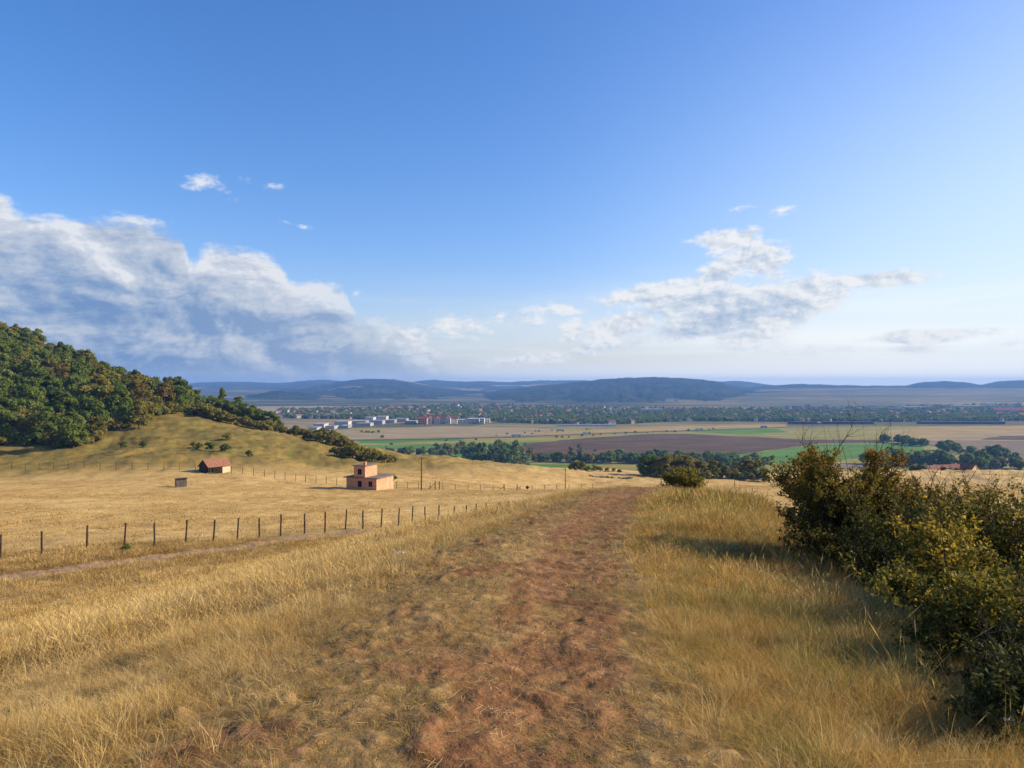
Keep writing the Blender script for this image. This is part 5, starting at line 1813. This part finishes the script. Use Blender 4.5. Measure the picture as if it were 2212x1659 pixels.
def grass_field(name, li, r0, r1, dens, seed, az=40.5):
    rg = np.random.default_rng(seed)
    A = math.radians(az) * (r1 * r1 - r0 * r0)
    n = int(A * dens)
    r = np.sqrt(rg.uniform(r0 * r0, r1 * r1, n))
    th = np.radians(rg.uniform(-az, az, n))
    x, y = r * np.sin(th), r * np.cos(th)
    d = x - path_x(y)
    tr = poly_dist(x, y, TRK)
    sm = soil_mask(x, y, d, tr)
    nz = fbm(x * .55, y * .55, 3)
    nb = fbm(x * .13 + 9, y * .13, 3)
    nearp = (y < 62)
    edgeL = 1.9 + 0.9 * nb + 0.5 * nz
    tallL = sstep(-d + 1.1 * rg.normal(0, .5, n), edgeL - .3, edgeL + 2.6)
    tallR = sstep(d + .25 * rg.normal(0, 1, n), 0.65 + .45 * nz, 1.9 + .4 * nz)
    tall = np.where(nearp, np.maximum(tallL, tallR), 1.0)
    tall = np.where((y > 36) & nearp, np.maximum(tall, 0) * sstep(np.abs(d), 1.6, 3.4), tall)
    keep = rg.uniform(0, 1, n) > np.clip(sm * 1.35 - 0.10, 0, 0.96)
    keep &= (tr > 1.15 + .4 * nz)
    keep &= rg.uniform(0, 1, n) < np.where(tall > .3, 1.0, 0.92 + 0.7 * nz)
    # footprints of the buildings stay free
    for o_, rad_ in ((house, 7.4), (shed, 4.0), (hut, 1.4)):
        cx_, cy_ = o_.location.x, o_.location.y
        if o_ is house:
            cx_ += (axA * LW / 2 + axB * LB / 2).x
            cy_ += (axA * LW / 2 + axB * LB / 2).y
        keep &= np.hypot(x - cx_, y - cy_) > rad_ * .62
    x, y, d, tall, nz, nb, r = (v[keep] for v in (x, y, d, tall, nz, nb, r))
    n = len(x)
    z = H(x, y) - ZC
    hill = sstep(z + 0.135 * r, 1.5, 10) * (r > 190) * (x < 40)
    vis = (z > -90)
    u = rg.uniform(0, 1, n)
    right = (d > 0.5) & (y < 60) & (d < 14)
    mset = np.where(tall < 0.35, np.where(u < .62, 2, np.where(u < .9, 1, 3)), np.where(right, np.where(u < .14 + .35 * (nz > .12), 3, np.where(u < .82, 1, 0)), np.where(u < .12 + .25 * (nz > .15), 1, np.where(u < .16, 2, 0))))
    mset = np.where(hill > .4, np.where(u < .55, 3, np.where(u < .85, 1, 0)), mset)
    u2 = rg.uniform(0, 1, n)
    shape = np.where(tall > .35, np.where(u2 < .40, 0, np.where(u2 < .86, 1, 2)), np.where(u2 < .6, 3, 4))
    pick = mset * 5 + shape
    s = rg.uniform(.75, 1.25, n) * np.where(tall > .35, (0.55 + .5 * tall) * (1 + .55 * nb + .55 * nz), 1.0)
    s = np.where((d < 0) & (y < 40), s * .86, s)
    s = np.where(right & (tall > .35), s * (0.72 + 1.05 * np.exp(-((d - 4.0) / 2.2) ** 2 - ((y - 25) / 10) ** 2)), s)
    s = np.where((y > 100), s * 0.85, s)
    s = s * np.where(hill > .4, .7, 1)
    # a light lean downwind and down the slope
    e = 0.4
    zx_, zy_ = (H(x + e, y, False) - H(x - e, y, False)) / (2 * e), (H(x, y + e, False) - H(x, y - e, False)) / (2 * e)
    rot = np.stack([np.arctan(zy_) * .8 + rg.normal(0, .10, n), -np.arctan(zx_) * .8 + rg.normal(-.10, .10, n) * (tall > .35), rg.uniform(0, 6.283, n)], 1)
    sc3 = np.stack([np.clip(s, .5, 1.6), np.clip(s, .5, 1.6), s], 1)
    v = vis & (s > .2)
    return scatter(name, np.stack([x, y, z + ZC], 1)[v], rot[v], sc3[v], pick[v], LOD[li])


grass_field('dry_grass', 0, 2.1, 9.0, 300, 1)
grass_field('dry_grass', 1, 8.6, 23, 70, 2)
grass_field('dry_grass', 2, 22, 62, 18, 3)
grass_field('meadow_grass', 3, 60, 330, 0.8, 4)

# rank, taller stalks along the right bank and by the thornbush
rg = np.random.default_rng(31)
STK = []
for i in range(4):
    s = tuft(700 + i, 9, .10, .55, 1.0, .0045, .35, .6, .1)
    s.materials.append(G_STRAW if i % 2 else G_OCHRE)
    STK.append(s)
P = []
for cx_, cy_, sd, n in ((4.6, 12.6, .5, 26), (4.2, 18, 1.3, 60), (5.6, 25, 2.0, 90), (3.4, 8.6, .7, 20), (3.0, 6.0, .6, 12), (2.7, 4.6, .4, 5), (-4.5, 7, 2.0, 26), (-9, 14, 4, 40)):
    for k in range(n):
        x, y = rg.normal(cx_, sd), rg.normal(cy_, sd * 1.6)
        if abs(x - path_x(np.array(y))) > 1.5 and y > 3.4:
            P.append((x, y, H1(x, y)))
scatter('tall_dry_stalks', P, [(rg.normal(0, .12), rg.normal(-.05, .15), rg.uniform(0, 6.28)) for _ in P], [(1, 1, rg.uniform(.5, 1.0))] * 0 or [(s_, s_, s_) for s_ in rg.uniform(.45, .95, len(P))], [int(rg.integers(4)) for _ in P], STK)

# small clods and stones on the bare soil
def clod(seed):
    rg_ = np.random.default_rng(seed)
    import mathutils
    bm_V = []
    for i in range(5):
        for k in range(7):
            a_, b_ = math.pi * (i + .5) / 5, 2 * math.pi * k / 7
            q = rg_.uniform(.7, 1.15)
            bm_V.append((q * math.sin(a_) * math.cos(b_), q * math.sin(a_) * math.sin(b_) * .8, q * math.cos(a_) * .55))
    Fq = [(i * 7 + k, (i + 1) * 7 + k, (i + 1) * 7 + (k + 1) % 7, i * 7 + (k + 1) % 7) for i in range(4) for k in range(7)]
    bm_V += [(0, 0, .55), (0, 0, -.55)]
    me = bpy.data.meshes.new('clod')
    me.from_pydata(bm_V, [], Fq + [(35, k, (k + 1) % 7) for k in range(7)] + [(36, 28 + (k + 1) % 7, 28 + k) for k in range(7)])
    me.update()
    me.materials.append(M_CLOD)
    return me


M_CLOD = plain('soil_clod', (0.26, 0.125, 0.065), (0.13, 0.06, 0.03), 4.0, 0.95, 0.05)
n = 650
y = 3.2 + rg.exponential(7.0, n)
x = path_x(y) + rg.normal(0, .6, n)
zc_ = H(x, y)
ss_ = np.clip(rg.lognormal(-5.1, .5, n), .003, .016)
scatter('soil_clods', np.stack([x, y, zc_ - ss_ * .1], 1), rg.uniform(0, 6, (n, 3)), np.stack([ss_, ss_, ss_], 1), rg.integers(0, 3, n), [clod(1), clod(2), clod(3)])

# broken straw lying flat on the trodden ground
def straws(seed, n, rad, w):
    rg_ = np.random.default_rng(seed)
    c = np.stack([rg_.normal(0, rad, n), rg_.normal(0, rad, n), rg_.uniform(.006, .03, n)], 1)
    a_ = rg_.uniform(0, np.pi, n)
    L_ = rg_.uniform(.012, .06, n)
    dx = np.stack([np.cos(a_) * L_, np.sin(a_) * L_, rg_.normal(0, .012, n)], 1)
    sd = np.stack([-np.sin(a_) * w, np.cos(a_) * w, np.full(n, w * .6)], 1)
    Vv = np.stack([c - dx - sd, c - dx + sd, c + dx + sd * .6, c + dx - sd * .6], 1).reshape(-1, 3)
    me = mesh_np('straws', Vv, np.arange(n * 4).reshape(-1, 4), {'tint': ('FACE', rg_.uniform(.45, 1, n))})
    me.materials.append(G_STRAW)
    return me


n = 1300
y = 2.6 + rg.exponential(9.0, n)
x = path_x(y) + rg.normal(-.5, 1.25, n)
clump = fbm(x * 1.6 + 50, y * 1.3, 3)
ok = (rg.uniform(-.35, .35, n) < clump) & (y < 48)
x, y = x[ok], y[ok]
fs_ = np.clip(y / 10, .8, 1.6)
scatter('straw_litter', np.stack([x, y, H(x, y)], 1), np.stack([rg.normal(0, .06, len(x)), rg.normal(0, .06, len(x)), rg.uniform(0, 6.28, len(x))], 1), np.stack([fs_, fs_, fs_], 1), rg.integers(0, 4, len(x)), [straws(i, 12, .15, .0012) for i in range(4)])

rag('plastic_scrap', 866, 1186, 14.2, 0.085, 'crumpled white plastic scrap in the short grass left of the path', 3, 0.10)
rag('paper_scrap', 1062, 1558, 4.75, 0.008, 'tiny white scrap lying on the bare soil of the path', 4, 0.02)
rag('plastic_bag', 2178, 1640, 4.6, 0.03, 'pale crumpled plastic in the shaded grass under the bushes', 5, 0.16)


# ------------------------------------------------------------------ thornbushes on the right bank
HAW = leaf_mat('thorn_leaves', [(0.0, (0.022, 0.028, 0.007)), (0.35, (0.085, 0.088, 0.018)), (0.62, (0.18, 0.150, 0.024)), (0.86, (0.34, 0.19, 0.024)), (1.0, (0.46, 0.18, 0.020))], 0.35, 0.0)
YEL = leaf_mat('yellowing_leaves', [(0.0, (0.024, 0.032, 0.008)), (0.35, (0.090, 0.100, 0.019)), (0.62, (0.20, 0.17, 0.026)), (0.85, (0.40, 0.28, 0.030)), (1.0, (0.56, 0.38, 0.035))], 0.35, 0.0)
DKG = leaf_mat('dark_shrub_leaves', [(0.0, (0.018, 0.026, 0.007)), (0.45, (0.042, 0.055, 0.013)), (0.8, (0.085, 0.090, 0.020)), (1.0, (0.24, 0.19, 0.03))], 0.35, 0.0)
M_STEM = plain('thorn_stems', (0.085, 0.062, 0.050), (0.045, 0.034, 0.028), 9, 0.9, 0.1)


def bush(name, x, y, top_z, spread, stems, leaves_per_m, leaf, mat, warm, label, seed, lean=(0, 0), bare=0.06):
    rg_ = random.Random(seed)
    z0 = H1(x, y) - 0.05
    h = top_z + ZC - z0
    V_, F_, tw = [], [], []

    def grow(p, d, L, r, lvl):
        n_ = 5 if lvl < 2 else 3
        ps, rs = [p.copy()], [r]
        for i in range(n_):
            d = (d + Vector((rg_.gauss(0, .20), rg_.gauss(0, .20), rg_.gauss(.02, .14)))).normalized()
            q = ps[-1] + d * (L / n_)
            ps.append(q)
            rs.append(r * (1 - .75 * (i + 1) / n_))
            if lvl >= 1:
                tw.append((ps[-2], q, lvl))
            if lvl < 3:
                for _ in range((2, 2, 1)[lvl] if rg_.random() < .9 else 1):
                    ax = Vector((rg_.gauss(0, 1), rg_.gauss(0, 1), rg_.gauss(.25, .7))).normalized()
                    dd = (d * .55 + ax * .75).normalized()
                    grow(q, dd, L * rg_.uniform(.34, .58), max(r * .42, .0018), lvl + 1)
        tube_path(V_, F_, ps, rs, 4 if lvl > 1 else 6)

    for s in range(stems):
        a_ = 2 * math.pi * (s + rg_.random()) / stems
        out_ = rg_.uniform(.15, 1.0) * spread / h
        d = Vector((math.cos(a_) * out_ + lean[0], math.sin(a_) * out_ + lean[1], 1)).normalized()
        grow(Vector((math.cos(a_) * .12, math.sin(a_) * .12, 0)), d, h * rg_.uniform(.52, .78), .022 * h / 2, 0)
    # a few long bare shoots
    for s in range(5):
        a_ = rg_.uniform(0, 6.28)
        p = Vector((math.cos(a_) * spread * .5, math.sin(a_) * spread * .5, h * .62))
        d = Vector((math.cos(a_) * .4, math.sin(a_) * .4, 1)).normalized()
        ps = [p]
        for i in range(5):
            d = (d + Vector((rg_.gauss(0, .12), rg_.gauss(0, .12), 0))).normalized()
            ps.append(ps[-1] + d * h * .09)
        tube_path(V_, F_, ps, [.006, .005, .004, .003, .002, .001], 4)
    # scale the whole skeleton so that the crown keeps its height
    zmax = sorted(q.z for _, q, _ in tw)[int(len(tw) * .955)]
    k = h / zmax
    rad = sorted(math.hypot(q.x, q.y) for _, q, _ in tw)[int(len(tw) * .955)]
    kxy = spread / rad
    root = tag(empty(name, (x, y, z0)), label, 'bush')
    me = bpy.data.meshes.new('stems')
    me.from_pydata([(a_ * kxy, b_ * kxy, c_ * k) for a_, b_, c_ in V_], [], F_)
    me.update()
    link('stems', me, M_STEM, root)
    rn = np.random.default_rng(seed)
    A_ = np.array([tuple(p) for p, _, _ in tw])
    B_ = np.array([tuple(q) for _, q, _ in tw])
    kk = np.array([kxy, kxy, k])
    A_, B_ = A_ * kk, B_ * kk
    L_ = np.linalg.norm(B_ - A_, axis=1)
    cnt = rn.poisson(L_ * leaves_per_m)
    ii = np.repeat(np.arange(len(L_)), cnt)
    t = rn.uniform(0, 1, len(ii))[:, None]
    C = A_[ii] * (1 - t) + B_[ii] * t + rn.normal(0, leaf * .75, (len(ii), 3))
    C[:, 2] = np.maximum(C[:, 2], 0.02)
    nrm = rn.normal(0, 1, C.shape) + np.array([0, 0, .6])
    Vq, Fq = leaf_quads(C, leaf * rn.uniform(.45, 1.0, len(ii)), nrm, rn, .62)
    ok_ = C[:, 2] < h * (1.03 + .07 * rn.uniform(0, 1, len(C)))
    C, ii, nrm = C[ok_], ii[ok_], nrm[ok_]
    Vq, Fq = leaf_quads(C, leaf * rn.uniform(.45, 1.0, len(ii)), nrm, rn, .62)
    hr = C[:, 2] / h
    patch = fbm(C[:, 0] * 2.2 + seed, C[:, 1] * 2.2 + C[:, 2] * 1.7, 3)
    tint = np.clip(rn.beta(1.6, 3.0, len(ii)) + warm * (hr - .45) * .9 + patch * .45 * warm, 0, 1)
    me = mesh_np('foliage', Vq, Fq, {'tint': ('FACE', tint)})
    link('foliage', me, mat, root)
    return len(ii)


nl = 0
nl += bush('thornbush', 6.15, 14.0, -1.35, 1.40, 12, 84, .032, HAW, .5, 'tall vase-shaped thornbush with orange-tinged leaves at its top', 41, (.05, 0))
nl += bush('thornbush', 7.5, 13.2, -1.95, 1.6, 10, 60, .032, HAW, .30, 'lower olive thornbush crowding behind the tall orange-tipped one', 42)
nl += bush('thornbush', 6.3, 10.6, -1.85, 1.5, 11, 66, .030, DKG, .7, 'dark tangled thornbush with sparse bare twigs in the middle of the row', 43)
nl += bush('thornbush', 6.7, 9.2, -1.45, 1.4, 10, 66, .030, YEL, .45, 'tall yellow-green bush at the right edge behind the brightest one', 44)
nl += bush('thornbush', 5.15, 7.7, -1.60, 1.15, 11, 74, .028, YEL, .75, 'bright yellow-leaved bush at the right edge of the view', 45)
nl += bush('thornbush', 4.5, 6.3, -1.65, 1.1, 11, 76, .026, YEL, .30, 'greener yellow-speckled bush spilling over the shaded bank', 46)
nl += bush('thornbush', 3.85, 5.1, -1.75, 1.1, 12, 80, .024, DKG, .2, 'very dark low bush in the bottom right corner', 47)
nl += bush('thornbush', 10.2, 44.5, -5.1, 1.1, 9, 22, .075, OLIVE, .1, 'small leafy bush beside the end of the path at its crest', 48)
print('bush leaves', nl)
